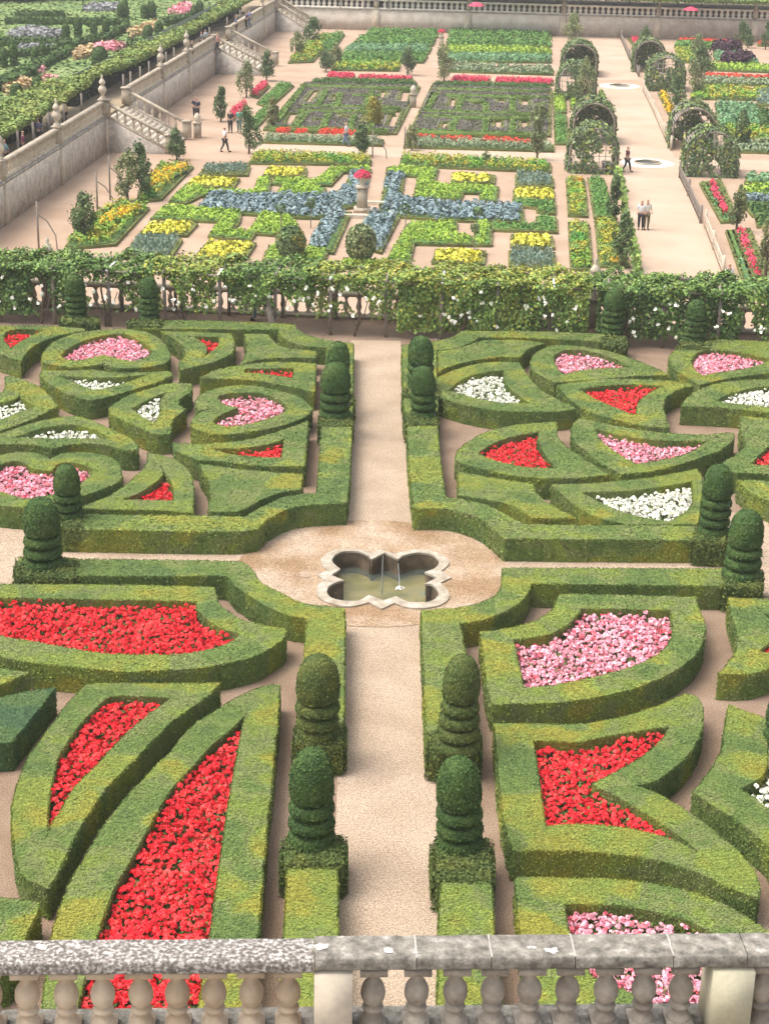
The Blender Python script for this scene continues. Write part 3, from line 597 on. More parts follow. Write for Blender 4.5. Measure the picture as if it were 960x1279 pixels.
for i in range(7):
    s0, s1 = X(edges[i]) + .003, X(edges[i + 1]) - .004; b = MB(); z = ZR; mm = m_lich if i == 0 else m_lich2
    up = 0 if i == 0 else .018
    secs = [(.02, -.115), (.0, -.09), (.0, -.012), (.012, 0), (TW - .012, 0), (TW, -.012), (TW, -.09), (TW - .02, -.115)]
    V = []; nseg = 24 if i == 0 else 10
    for q in np.linspace(s0, s1, nseg + 1):
        for o_, h_ in secs: jx = rng.uniform(-.003, .003); V.append(onb(q, o_ + jx, z + up + h_ + (rng.uniform(-.003, .003) if h_ > -.02 else 0)))
    V = np.array(V); k = len(secs); F = [(a * k + c, a * k + (c + 1) % k, (a + 1) * k + (c + 1) % k, (a + 1) * k + c) for a in range(nseg) for c in range(k)]
    b.add(V, np.array(F)[:, ::-1]); b.polys(V[:k], [tuple(range(k))[::-1]]); b.polys(V[-k:], [tuple(range(k))])
    tag(b.build('coping', mm, nb, no), 'white speckled coping slab at the left' if i == 0 else None)
mid = TW / 2
m_mortar = mat('pale_mortar', [(.36, .34, .30), (.46, .44, .40)], 20, rough=.95)
for px in edges[2:6]:
    b = MB(); s = X(px); V = [onb(s + a_ + rng.uniform(-.003, .003), o_, ZR + .0215) for o_, a_ in ((.005, -.006), (.13, -.009), (.20, -.006), (.295, -.008), (.295, .007), (.20, .009), (.13, .006), (.005, .007))]
    b.polys(V, [tuple(range(8))[::-1]]); b.build('mortar_joint', m_mortar, nb, no)
for px, of, rr_ in ((52, .20, .045), (400, .15, .05), (485, .10, .04), (663, .12, .03), (687, .08, .045), (518, .07, .02)):
    A = np.sort(rng.uniform(0, 2 * math.pi, 14)); b = MB(); s = X(px); V = [onb(s + 1.4 * rr_ * math.cos(a) * k_, of + rr_ * math.sin(a) * k_, ZR + (.0235 if px > 392 else .0065)) for a, k_ in zip(A, rng.uniform(.5, 1.1, 14))]
    b.polys(V, [tuple(range(14))]); b.build('lichen_patch', mat('white_lichen', [(.40, .38, .35), (.62, .60, .57)], 30, rough=1, fine=.3), nb, no)
m_b_warm = mat('warm_baluster_stone', [(.36, .27, .18), (.46, .36, .255), (.54, .44, .33)], 2.2, 5, rough=.85, fine=.08, fine_scale=20, bump=.003)
m_b_gray = mat('grey_baluster_stone', [(.20, .165, .13), (.31, .27, .22), (.42, .37, .30)], 4.5, 7, rough=.9, fine=.14, fine_scale=22, bump=.004)
m_scar = m_stone_pale
lo_, hi_ = .4, 1.0
for _ in range(40):
    TT = (lo_ + hi_) / 2; q = onb(2.5, mid + .23, ZR - .115 - TT)
    if proj(q)[1] < 1257: lo_ = TT
    else: hi_ = TT
prof_old = [(.058, 0.66), (.060, .63), (.052, .615), (.056, .60), (.050, .575), (.054, .54), (.068, .50), (.085, .45), (.094, .39), (.093, .34), (.082, .29), (.064, .255), (.058, .245), (.078, .235), (.085, .215), (.080, .195), (.062, .18), (.070, .12), (.095, .07), (.098, .03), (.098, 0)]
bh = TT - .06 - .05
prof = [(.062, bh), (.062, bh - .012), (.046, bh - .022), (.044, bh - .05), (.047, bh - .085), (.052, bh - .10), (.074, bh - .13), (.088, bh - .165), (.094, bh - .205), (.090, bh - .245), (.075, bh - .28), (.055, bh - .30), (.054, bh - .312), (.076, bh - .322), (.082, bh - .34), (.074, bh - .358), (.056, bh - .368), (.06, (bh - .368) * .55), (.088, .03), (.09, 0)]
print('TT', TT)
def baluster(s, mm):
    b = MB(); c = onb(s, mid, ZR - .115 - TT + .05)
    b.lathe([(r * (1.0 + rng.uniform(-.01, .01)), z) for r, z in prof[::-1]], c, 24)
    o = b.build('baluster', mm, nb, no, True)
    b = MB(); b.box(onb(s, mid, ZR - .115 - .032), (.205, .22, .058), bd); b.build('baluster_cap', mm, o, no)
    b = MB(); b.box(onb(s, mid, ZR - .115 - TT + .026), (.20, .21, .048), bd); b.build('baluster_foot', mm, o, no)
    return o
for px in (-16, 31, 80, 126, 174, 220, 266.5, 313.5, 360): baluster(X(px), m_b_warm)
for px in (467, 522, 571, 618.5, 665, 713, 762, 810, 857, 960, 1008): baluster(X(px), m_b_gray)
for a_, b2 in ((392.5, 440), (889, 941)):
    b = MB(); s0, s1 = X(a_) , X(b2); b.box(onb((s0 + s1) / 2, mid, ZR - .115 - TT / 2), (s1 - s0, .34, TT - .004), bd); b.build('pier', m_stone_pale if a_ < 500 else mat('buff_stone', [(.46, .42, .29), (.56, .52, .38)], 3, 6, rough=.9, fine=.08), nb, no)
b = MB(); s0, s1 = X(-80), X(1060); b.box(onb((s0 + s1) / 2, mid, ZR - .115 - TT - .09), (s1 - s0, .46, .18), bd); b.build('plinth', m_lich2, nb, no)
bw = MB(); bw.box(onb((s0 + s1) / 2, mid - 3, (ZR - 1.0) / 2), (s1 - s0 + 20, 6.3, ZR - 1.0), bd)
tag(bw.build('belvedere_terrace', m_wall), 'stone viewing terrace under the near balustrade', 'terrace')
# ================================================================ RETAINING WALLS, STAIRS, BALUSTRADES
def v3(p, z): return np.array([p[0], p[1], z])
def small_baluster_mesh(h):
    b = MB(); pr = [(.11, 0), (.11, .08 * h), (.06, .14 * h), (.09, .25 * h), (.125, .4 * h), (.10, .55 * h), (.055, .72 * h), (.06, .85 * h), (.11, .9 * h), (.11, h)]
    b.lathe(pr, (0, 0, 0), 8); o = b.build('baluster', m_stone_pale); me = o.data; bpy.data.objects.remove(o); return me
BAL_ME = small_baluster_mesh(.74); m_far = mat('bleached_stone', [(.62, .56, .46), (.72, .67, .58), (.78, .74, .66)], 1.5, 6, rough=.9)
FAR_ME = BAL_ME.copy(); FAR_ME.materials.clear(); FAR_ME.materials.append(m_far)
def balustrade(root, p0, p1, z0, z1, spacing=.45, piers=(), step=False, finials=True, pierced=False):
    """balusters, plinth and handrail between two points (heights z0, z1: tread level at each end), as parts of root"""
    d = p1 - p0; L = np.linalg.norm(d); d = d / L; n2 = np.array([-d[1], d[0]]); o = tuple(root.location)
    def bar(name, wd, za, zb, mm):
        b = MB(); V = []
        for q, z in ((p0, z0), (p1, z1)):
            for sx, hz in ((-1, za), (1, za), (1, zb), (-1, zb)): c = q + n2 * sx * wd / 2; V.append((c[0], c[1], z + hz))
        b.polys(V, [(0, 1, 2, 3), (7, 6, 5, 4), (0, 4, 5, 1), (1, 5, 6, 2), (2, 6, 7, 3), (3, 7, 4, 0)]); b.build(name, mm, root, o)
    mb_ = m_far if pierced else m_stone; bar('plinth', .34, 0, .14, mb_); bar('handrail', .36, .88, 1.06, mb_)
    k = int(L / spacing)
    for i in range(k):
        t = (i + .5) / k; q = p0 + d * L * t
        if any(abs(L * t - s) < .38 for s in piers): continue
        c = bpy.data.objects.new('baluster', BAL_ME); C.objects.link(c); c.parent = root
        c.location = (q[0] - o[0], q[1] - o[1], z0 + (z1 - z0) * t + .14 - o[2])
        if pierced: c.data = FAR_ME; c.rotation_euler = (0, 0, math.atan2(d[1], d[0])); c.scale = (1.9, 1, 1)
    for s in piers:
        q = p0 + d * s; z = z0 + (z1 - z0) * s / L; b = MB(); b.box((q[0], q[1], z + .54), (.55, .5, 1.1), d); b.box((q[0], q[1], z + 1.13), (.68, .62, .10), d)
        pr = b.build('pier', m_stone, root, o)
        if finials:
            b = MB(); b.lathe([(.20, 0), (.20, .12), (.10, .2), (.13, .3), (.27, .5), (.29, .66), (.18, .84), (.10, .92), (.20, 1.0), (.22, 1.12), (.12, 1.28), (.05, 1.4), (.09, 1.5), (.01, 1.62)], (q[0], q[1], z + 1.18), 10)
            b.build('finial', m_stone_pale, pr, o, True)
WN = -KT   # from the kitchen garden into the terrace
def wall_s(px, py): return (at(px, py, ZK) - wall_p) @ KL
S = lambda s: wall_p + KL * s
s_near = (near_c - wall_p) @ KL; s_corner = np.linalg.norm(corner - wall_p)
st = [(wall_s(133, 190), wall_s(160, 171)), (wall_s(273, 93), wall_s(291, 80.5)), (wall_s(349, 39.5), wall_s(356, 34.6))]
stair_L = [np.linalg.norm(at(211, 194, ZK) - at(133, 190, ZK)), np.linalg.norm(at(338, 93, ZK) - at(273, 93, ZK)) * .95, np.linalg.norm(at(392, 38, ZK) - at(349, 39, ZK)) * .9]
PXW = [6, 76.5, 133, 205, 237, 273, 331, 349]
pier_s = [wall_s(x, 280 - .7087 * (x - 6)) for x in PXW]
runs = [(s_near + 1.5, st[0][0]), (st[0][1], st[1][0]), (st[1][1], st[2][0])]
names = ['rubble stone retaining wall with balustrade at the far left, nearest stretch below the first stairs',
         'rubble stone retaining wall with balustrade between the first and the second garden stairs',
         'rubble stone retaining wall with balustrade beyond the second garden stairs, by the far corner']
for (a, b_), nm in zip(runs, names):
    c = S((a + b_) / 2); root = empty('retaining_wall', (*c, ZK), nm, 'wall'); o = (*c, ZK); L = b_ - a
    b = MB(); q = S((a + b_) / 2) - WN * .04; b.box((*q, (ZK + ZT - .1) / 2), (L, .2, ZT - .1 - ZK), KL); b.build('wall', m_wall, root, o)
    b = MB(); q = S((a + b_) / 2) - WN * .02; b.box((*q, ZT + -.03), (L, .44, .14), KL); b.build('cornice', m_stone_gray, root, o)
    ps = [s - a for s in pier_s if a - .3 < s < b_ + .3]
    for s in ps:
        b = MB(); q = S(s + a) - WN * .14; b.box((*q, (ZK + ZT - .12) / 2), (.62, .24, ZT - .12 - ZK), KL); b.build('pilaster', m_stone_pale, root, o)
    balustrade(root, S(a) + WN * .06, S(b_) + WN * .06, ZT, ZT, .5, ps)
slabels = ['stone stairs with balustrades coming down from the left terrace, nearest flight',
           'stone stairs with balustrades coming down from the left terrace, second flight',
           'stone stairs with balustrade in the far left corner of the kitchen garden']
for (a, b_), L, nm in zip(st, stair_L, slabels):
    c = S((a + b_) / 2); root = empty('garden_stairs', (*c, ZK), nm, 'stairs'); o = (*c, ZK); wd = b_ - a; nst = 13
    b = MB()
    for i in range(nst):
        z1 = ZT + .002 - (ZT - ZK) * (i + 1) / (nst + 1); q = S((a + b_) / 2) + KT * (.02 + (L - .1) * (i + .5) / nst)
        b.box((*q, (ZK + z1) / 2), (wd - .7, (L - .1) / nst, z1 - ZK), KL)
    b.build('steps', m_stone_pale, root, o)
    for s in (a + .17, b_ - .17):
        p0 = S(s) + KT * .03; p1 = S(s) + KT * L; d = KL; V = []
        for q, z in ((p0, ZT), (p1, ZK + .15)):
            for sx in (-1, 1): w_ = q + d * sx * .17; V += [(w_[0], w_[1], ZK), (w_[0], w_[1], z)]
        b = MB(); b.polys(V, [(0, 1, 3, 2), (4, 6, 7, 5), (0, 4, 5, 1), (2, 3, 7, 6), (1, 5, 7, 3)]); b.build('side_wall', m_wall, root, o)
        balustrade(root, p0, p1, ZT, ZK + .15, .5, [0.05, np.linalg.norm(p1 - p0)], finials=False)
# far wall
def fs(px): return (at(px, 33 + (px - 350) * .034, ZK) - corner) @ KT
FW_ = empty('far_wall', (*(corner + KT * 30), ZK), 'long far wall with pierced white balustrade closing the kitchen garden at the back', 'wall')
o = tuple(FW_.location); f0, f1 = .3, fs(1010)
b = MB(); q = corner + KT * (f0 + f1) / 2 - KL * .05; b.box((*q, (ZK + ZT - .1) / 2), (f1 - f0, .2, ZT - .1 - ZK), KT); b.build('wall', mat('far_wall_stone', [(.42, .36, .30), (.52, .46, .39), (.60, .54, .47)], 1.2, 8, rough=.95, fine=.14, fine_scale=6), FW_, o)
b = MB(); q = corner + KT * (f0 + f1) / 2 - KL * .03; b.box((*q, ZT - .03), (f1 - f0, .46, .16), KT); b.build('cornice', m_stone_gray, FW_, o)
fp = [fs(x) for x in (470, 584, 702, 820, 941)]
for s in fp: b = MB(); q = corner + KT * s - KL * .16; b.box((*q, (ZK + ZT - .12) / 2), (.8, .24, ZT - .12 - ZK), KT); b.build('pilaster', m_stone_pale, FW_, o)
balustrade(FW_, corner + KT * f0 + KL * .06, corner + KT * f1 + KL * .06, ZT, ZT, .62, [s - f0 for s in fp], pierced=True)
# wall and balustrade under the vine pergola
PB = empty('middle_balustrade', (*bal_p, 0), 'grey stone balustrade half hidden behind the climbing roses', 'balustrade')
o = tuple(PB.location); q0, q1 = bal_p - bal_d * 24, bal_p + bal_d * 24
balustrade(PB, q0 - bal_n * .3, q1 - bal_n * .3, .01, .01, .5, [10.5, 24 + (at(739, 410, 0) - bal_p) @ bal_d, 44])
for px, py, lab in ((523/480*0 + 35, 309, 'small stone urn finial above the vines at far left'),): pass

# ================================================================ PERGOLA AND CLIMBING ROSES
PG = empty('rose_pergola', (*(bal_p - bal_n * 2), 0), 'long wooden pergola carrying roses and vines between the two gardens', 'pergola'); o = tuple(PG.location)
PD = 3.0; m_v = mat('rose_leaves', [(.13, .22, .055), (.19, .30, .065), (.28, .36, .08)], .8, tintamt=.5, rough=.6)
m_vy = mat('yellowing_vine_leaves', [(.16, .26, .05), (.32, .36, .06), (.46, .40, .08)], .7, tintamt=.4, rough=.6)
m_vd = mat('dark_rose_leaves', [(.08, .16, .05), (.11, .20, .055), (.16, .25, .065)], 1.0, tintamt=.5, rough=.6)
def bs(px): return (at(px, 396 + (px - 480) * .0385, 0) - bal_p) @ bal_d
pts_ = list(range(-40, 1010, 66))
for i, px in enumerate(pts_):
    s = bs(px)
    for off in (-.75, -PD):
        q = bal_p + bal_d * s + bal_n * off; b = MB(); b.box((*q, 1.1), (.12, .12, 2.2), bal_d); b.build('post', m_wood, PG, o)
    q = bal_p + bal_d * s - bal_n * (PD + .75) / 2; b = MB(); b.box((*q, 2.24), (PD - .3, .08, .08), bal_n); b.build('beam', m_metal if i % 2 else m_wood, PG, o)
for off in (-.75, -PD):
    q0 = bal_p + bal_d * bs(-60) + bal_n * off; q1 = bal_p + bal_d * bs(1020) + bal_n * off; q = (q0 + q1) / 2; b = MB(); b.box((*q, 2.16), (np.linalg.norm(q1 - q0), .07, .08), bal_d); b.build('long_rail', m_wood, PG, o)
# each climber: survey columns, density of roof, density of front curtain, lowest leaf, leaf kinds
vines = [(-60, 58, 1.0, 1.5, .35, (m_vd, m_v), 'dense dark climbing rose on the pergola at the left edge'),
         (58, 108, .9, .8, .3, (m_vd, m_v), 'climbing rose on the pergola behind the left slim topiary'),
         (108, 205, .9, .35, .5, (m_v, m_vd), 'climbing rose with gaps between the two slim topiaries at left'),
         (205, 300, .75, .45, .6, (m_v, m_vy), 'loose climbing rose on the pergola with open beams, left of centre'),
         (300, 395, .8, .65, .7, (m_v, m_vd), 'climbing rose with thick pale trunk and open bars above it'),
         (395, 492, .8, .42, .6, (m_v, m_vy), 'climbing rose with bare twisted stems left of the centre path'),
         (508, 640, 1.1, 1.2, .25, (m_v, m_vy), 'yellow leaved climber hanging dense to the ground right of the centre path'),
         (640, 722, 1.1, 1.1, .25, (m_v, m_vy), 'yellowish climber on the pergola just left of the balustrade pier'),
         (745, 815, 1.0, .9, .3, (m_vd, m_v), 'dark green climber behind the left topiary of the far right pair'),
         (815, 905, 1.1, .9, .3, (m_vd, m_v), 'dark climbing rose with white blooms between the far right topiaries'),
         (905, 1010, 1.0, .5, .45, (m_v, m_vd), 'thinner climbing rose at the right edge of the pergola')]
for (x0, x1, dr_, df, low, ms, lab) in vines:
    s0, s1 = bs(x0), bs(x1); L = s1 - s0; c = bal_p + bal_d * (s0 + s1) / 2 - bal_n * PD
    e = empty('climbing_rose', (*c, 0), lab, 'climbing plant', 'climbers trained over the pergola'); oo = (*c, 0)
    def field(a, b_): return np.sin(a * 1.9 + 1) * np.sin(b_ * 1.3 + a * .4) + .5 * np.sin(a * 4.3 + b_ * 3)
    n = int(L * PD * 520 * dr_); a = rng.uniform(s0 - .3, s1 + .3, n); f = rng.uniform(.35, PD + .25, n)
    keep = field(a, f) > (-2 if dr_ > .85 else -1.1); a, f = a[keep], f[keep]
    z = 2.2 + .15 * field(a * 1.3, f) + .07 * np.sin(a * 7 + f * 4) + rng.normal(size=len(a)) * .08
    P = np.column_stack([bal_p + a[:, None] * bal_d - f[:, None] * bal_n, z]); N = np.tile([0, 0, 1.], (len(P), 1))
    n2 = int(L * 2.0 * 760 * df); a2 = rng.uniform(s0 - .2, s1 + .2, n2); z2 = low + (2.3 - low) * rng.uniform(size=n2) ** (.8 if df > .8 else .6)
    fl_ = np.sin(a2 * 2.6 + z2 * .8) + .6 * np.sin(a2 * 6 + z2 * 2.3) + .5 * np.sin(z2 * 5 + a2 * 2); thr = -2.2 if df > 1 else -1.5 if df > .8 else -.6 if df > .5 else -.25
    thr = thr - .9 * (z2 > 1.75); k2 = fl_ > thr; a2, z2 = a2[k2], z2[k2]
    f2 = PD - .05 + .13 * np.sin(a2 * 1.7 + z2 * 1.4) + .10 * np.sin(a2 * 4.1 - z2 * 3) + rng.normal(size=len(a2)) * .12
    P2 = np.column_stack([bal_p + a2[:, None] * bal_d - f2[:, None] * bal_n, z2]); N2 = np.tile([-bal_n[0], -bal_n[1], .3], (len(P2), 1))
    b = MB(); top_yel = 1 if ms[1] is m_vy else 1
    pk = rng.uniform(size=len(P)) < .6
    b.cards(P[pk], N[pk], .105, 1.4, .8, 1); b.cards(P[~pk], N[~pk], .10, 1.4, .8, 0); pk = rng.uniform(size=len(P2)) < .22
    b.cards(P2[pk], N2[pk], .10, 1.4, .9, 1); b.cards(P2[~pk], N2[~pk], .10, 1.4, .9, 0); b.build('leaves', list(ms), e, oo)
    nf = int(L * 4); a3 = rng.uniform(s0, s1, nf); b = MB(); P3 = np.column_stack([bal_p + a3[:, None] * bal_d - (PD + .35) * bal_n, rng.uniform(low + .2, 2.0, nf)])
    for _ in range(4): b.cards(P3 + rng.normal(size=P3.shape) * .03, np.tile([-bal_n[0], -bal_n[1], .4], (nf, 1)), .12, 1.1, .8)
    b.build('blooms', m_white, e, oo)
    nt_ = max(1, int(L / 2.2))
    for i in range(nt_):
        s = s0 + L * (i + .5) / nt_ + rng.uniform(-.3, .3); b = MB(); th = .13 if 'thick' in lab and i == nt_ // 2 else .045; x = 0; ptz = []
        for zz in np.linspace(0, 2.2, 7): q = bal_p + bal_d * (s + x) - bal_n * (PD + .05 + .1 * math.sin(zz * 3)); ptz.append((*q, zz)); x += rng.uniform(-.16, .16)
        b.tube(ptz, [th * (1.25 - .1 * j) for j in range(7)], 6)
        for sg in (-1, 1): q1 = bal_p + bal_d * (s + sg * .5) - bal_n * (PD + .1); b.tube([ptz[1], ((*(q1 * .5 + np.array(ptz[2][:2]) * .5), .7)), (*q1, 1.4)], [.03, .025, .015], 5)
        b.build('trunk', m_bark if th < .1 else m_wood, e, oo)

# ================================================================ KITCHEN GARDEN BEDS
m_edge = mat('low_box_edging', [(.09, .13, .03), (.15, .17, .045), (.20, .19, .06)], .8, tintamt=.3)
PLM = {
 'lettuce': mat('lettuce', [(.22, .37, .05), (.32, .47, .06), (.42, .52, .09)], 1.5, tintamt=.4),
 'green': mat('bean_leaves', [(.08, .20, .05), (.13, .27, .06), (.20, .33, .08)], 1.2, tintamt=.4),
 'yellow': mat('yellow_lettuce', [(.50, .50, .04), (.68, .64, .08), (.74, .70, .14)], 2.5, tintamt=.35),
 'blue': mat('cabbage', [(.13, .20, .22), (.22, .30, .32), (.36, .44, .45)], 3, tintamt=.5),
 'leek': mat('leeks', [(.15, .24, .18), (.24, .33, .25), (.36, .44, .36)], 3, tintamt=.45),
 'purple': mat('purple_basil', [(.13, .17, .07), (.16, .16, .11), (.20, .17, .16), (.18, .22, .09)], .5, tintamt=.4),
 'darkgreen': mat('pepper_leaves', [(.05, .12, .03), (.08, .16, .04), (.13, .19, .05)], 1.5, tintamt=.4),
 'mixed': mat('mixed_vegetables', [(.10, .30, .05), (.24, .40, .05), (.50, .42, .05), (.16, .34, .08), (.55, .34, .04)], .45, 2, tintamt=.4, stops=[.32, .42, .5, .58, .68]),
 'olive': mat('sage', [(.20, .26, .14), (.26, .32, .18), (.34, .38, .24)], 1, tintamt=.4),
 'orange': mat('orange_flowers', [(.75, .38, .02), (.85, .52, .03), (.30, .38, .04)], 1.2, tintamt=.35),
 'red': mat('red_flower_strip', [(.70, .03, .02), (.80, .08, .04), (.45, .10, .06)], 1.0, tintamt=.35),
 'pinkred': mat('rose_red_flowers', [(.72, .03, .09), (.80, .08, .16), (.60, .03, .05)], 1.2, tintamt=.35),
 'aubergine': mat('dark_kale', [(.04, .015, .03), (.07, .03, .05), (.10, .05, .07)], 2, tintamt=.4),
 'emerald': mat('sprout_leaves', [(.10, .24, .10), (.17, .32, .15), (.28, .42, .24)], 1.5, tintamt=.45),
}
GR = 'box edged vegetable beds of the kitchen garden'
def plants_into(b, G, z, kind, hgt, rad, mat_i=0):
    n = len(G)
    if not n: return
    if kind in ('blue', 'emerald'): k, sz = 22, rad * .62
    elif kind == 'leek': k, sz = 9, rad * .55
    elif kind == 'yellow': k, sz = 8, rad * 1.0
    else: k, sz = 14, rad * .68
    D = rng.normal(size=(n, k, 3)); D[:, :, 2] = np.abs(D[:, :, 2]) + (.2 if kind != 'leek' else 0); D /= np.linalg.norm(D, axis=2)[:, :, None]
    s_ = rng.uniform(.75, 1.25, (n, 1, 1)); Q = D.copy(); Q[:, :, 2] *= hgt / rad * .8
    P = (np.column_stack([G, np.full(n, z)])[:, None, :] + Q * rad * s_).reshape(-1, 3)
    if kind == 'leek':
        N = D.reshape(-1, 3) * [1, 1, 0] + [0, 0, .05]; b.cards(P + [0, 0, .1], N, sz, 2.8, .25, mat_i)
    else: b.cards(P, D.reshape(-1, 3), sz, 1.2, .55, mat_i, np.clip(np.repeat(rng.uniform(.2, .8, n), k) + rng.uniform(-.2, .2, n * k), 0, 1))
def bed(kind, s, label, holes=(), hgt=.28, sp=None, rad=None, edge=.10, z=ZK, extra=None, name='vegetable_bed', cat='vegetable bed', group=GR, under='darkgreen'):
    Q = [ccw(np.array([p for p in quad(x, z + .2)])) for x in [s] + list(holes)]; P = Q[0]; HL = Q[1:]; c = P.mean(0)
    e = empty(name, (*c, z), label, cat, group); oo = (*c, z)
    if edge:
        b = MB(); b.prism(offset(P, edge), z, z + .16, [offset(H, -edge) for H in HL], tint=.4); V, T = b.last_top; b.leaf_tris(V, T, 30, .12, .05); b.build('box_edging', m_edge, e, oo)
    sp = sp or {'blue': .5, 'yellow': .38, 'leek': .26, 'emerald': .5}.get(kind, .30); rad = rad or sp * .55
    ang = math.atan2(KL[1], KL[0]) - math.pi / 2
    G = fill_points(offset(P, -.10), sp, .16 if kind in ('yellow', 'blue') else .42, ang)
    for H in HL: G = G[~inside(offset(H, .30), G)]
    b = MB(); plants_into(b, G, z + .16, kind, hgt, rad)
    if kind not in ('yellow', 'leek'):
        b.prism(offset(P, -.05), z + .1, z + .20, [offset(H, .05) for H in HL], mat=1, tint=.3, top=True)
    b.build('plants', [PLM[kind], PLM[under if kind not in ('lettuce', 'emerald', 'green') else 'green'] if kind != 'purple' else PLM['purple']], e, oo)
    if extra:
        for kk, ss, hh in extra:
            G2 = fill_points(ccw(quad(ss, z + .3)), sp, .4, ang); b = MB(); plants_into(b, G2, z + .3, kk, hh, rad * 1.0); b.build('flowers' if kk in ('red', 'pinkred', 'orange') else 'plants', PLM[kk], e, oo)
    return e
# cabbage cross plot, right half
bed('mixed', "503,194 686,203 686,213 500,205", 'mixed row of orange and green vegetables along the cross path, right of centre', hgt=.5)
bed('lettuce', "484,208 546,209 541,228 605,232 604,240 519,237 523,219 484,216", 'bright lettuce bed in steps right of the rear blue cabbages')
bed('yellow', "566,216 617,218 616,227 565,225", 'small yellow lettuce bed at the back of the cabbage plot, right half', hgt=.2)
bed('leek', "645,217 688,219 690,232 645,231", 'blue grey leek bed at the back right corner of the cabbage plot')
bed('yellow', "643,235 690,237 690,248 642,247", 'yellow lettuce bed just in front of the rear leeks at right', hgt=.2)
bed('blue', "484,216 503,217 499,246 520,250 650,257 652,276 560,273 492,268 476,262", 'blue cabbage bed forming the right arm of the cabbage cross', hgt=.4, edge=.14)
bed('lettuce', "519,239 577,240 574,248 517,246", 'short yellow green lettuce bed touching the right cabbage arm')
bed('lettuce', "603,231 621,232 619,250 600,248", 'short upright lettuce bed in the middle of the right half')
bed('green', "641,249 692,252 692,265 672,263 671,258 640,255", 'hooked green bean bed at the right end of the cabbage arm')
bed('green', "671,269 693,270 694,288 613,285 613,279 671,280", 'hooked green bean bed under the right end of the cabbage arm')
bed('yellow', "640,292 688,294 690,308 639,306", 'yellow lettuce bed in front of the right half, beside the small path', hgt=.2)
bed('leek', "637,312 690,314 692,334 637,333", 'blue grey leek bed nearest the vines, right side')
bed('blue', "462,265 496,270 474,312 450,306 452,285", 'blue cabbage bed running toward the viewer, right of the ball shrub', hgt=.4, edge=.14)
bed('lettuce', "511,278 569,276 568,291 590,295 588,304 498,302 502,291", 'broad bright lettuce bed below the right cabbage arm')
bed('lettuce', "595,277 613,277 612,304 592,304", 'upright lettuce bed below the right cabbage arm')
bed('lettuce', "494,305 516,301 510,326 484,324", 'bright lettuce bed nearest the vines, right of the centre', hgt=.35)
bed('yellow', "546,311 605,312 603,328 541,326", 'wide yellow lettuce bed nearest the vines, right half', hgt=.2)
bed('lettuce', "432,322 482,325 482,334 425,332", 'lettuce strip at the foot of the green ball shrub, by the vines')
# left half
bed('mixed', "320,191 461,196 462,204 312,202", 'mixed row of orange and green vegetables along the cross path, left of centre', hgt=.5)
bed('leek', "257,208 311,206 308,217 250,217", 'blue grey leek bed at the back left corner of the cabbage plot')
bed('yellow', "243,221 298,222 290,233 233,231", 'small yellow lettuce bed just in front of the rear left leeks', hgt=.2)
bed('lettuce', "231,232 245,231 262,237 318,237 323,222 338,222 334,240 320,245 250,243 232,252 213,250", 'long hooked lettuce bed at the rear left of the cabbage plot')
bed('yellow', "336,208 382,210 380,219 330,218", 'yellow lettuce bed at the back of the left half, middle', hgt=.2)
bed('lettuce', "413,209 461,208 462,213 427,214 412,230 398,229 396,233 341,228 343,222 396,224", 'winding lettuce bed behind the left cabbage arm')
bed('lettuce', "354,230 406,234 400,243 346,242", 'short yellow green lettuce bed touching the left cabbage arm')
bed('blue', "262,242 345,244 398,245 420,240 433,230 441,214 460,215 454,240 446,256 428,258 418,266 398,270 380,270 320,266 248,261", 'blue cabbage bed forming the left arm of the cabbage cross', hgt=.4, edge=.14)
bed('blue', "408,264 436,264 427,284 414,313 387,308 396,288", 'blue cabbage bed running toward the viewer, left of the ball shrub', hgt=.4, edge=.14)
bed('lettuce', "208,256 225,257 300,264 298,275 289,287 318,289 312,298 262,293 275,275 190,271", 'branching lettuce bed at the left, below the cabbage arm')
bed('yellow', "190,277 245,278 232,292 175,291", 'yellow lettuce bed by the left small path, front half', hgt=.2)
bed('leek', "172,296 226,298 212,320 156,320", 'blue grey leek bed nearest the vines, left side')
bed('yellow', "262,300 318,302 306,320 245,319", 'wide yellow lettuce bed nearest the vines, left half', hgt=.2)
bed('lettuce', "326,265 364,269 372,282 350,292 310,289 318,280", 'rounded yellow green lettuce bed behind the variegated ball shrub')
bed('lettuce', "338,305 408,312 403,325 330,322", 'lettuce bed at the foot of the variegated ball shrub')
# flower borders left of the plot
bed('mixed', "127,262 150,252 185,258 143,303 83,308 92,292", 'orange and green flower border in front by the left lavender post', hgt=.5, sp=.38)
bed('mixed', "200,205 240,207 200,247 172,250 178,234", 'orange and green flower border behind the twin shrubs at left', hgt=.5, sp=.38)
bed('orange', "130,268 170,256 178,262 120,285", 'band of orange marigolds in the front left border', edge=0, hgt=.4, z=ZK + .2)
bed('orange', "192,218 228,206 236,211 186,236", 'band of orange marigolds in the rear left border', edge=0, hgt=.4, z=ZK + .2)
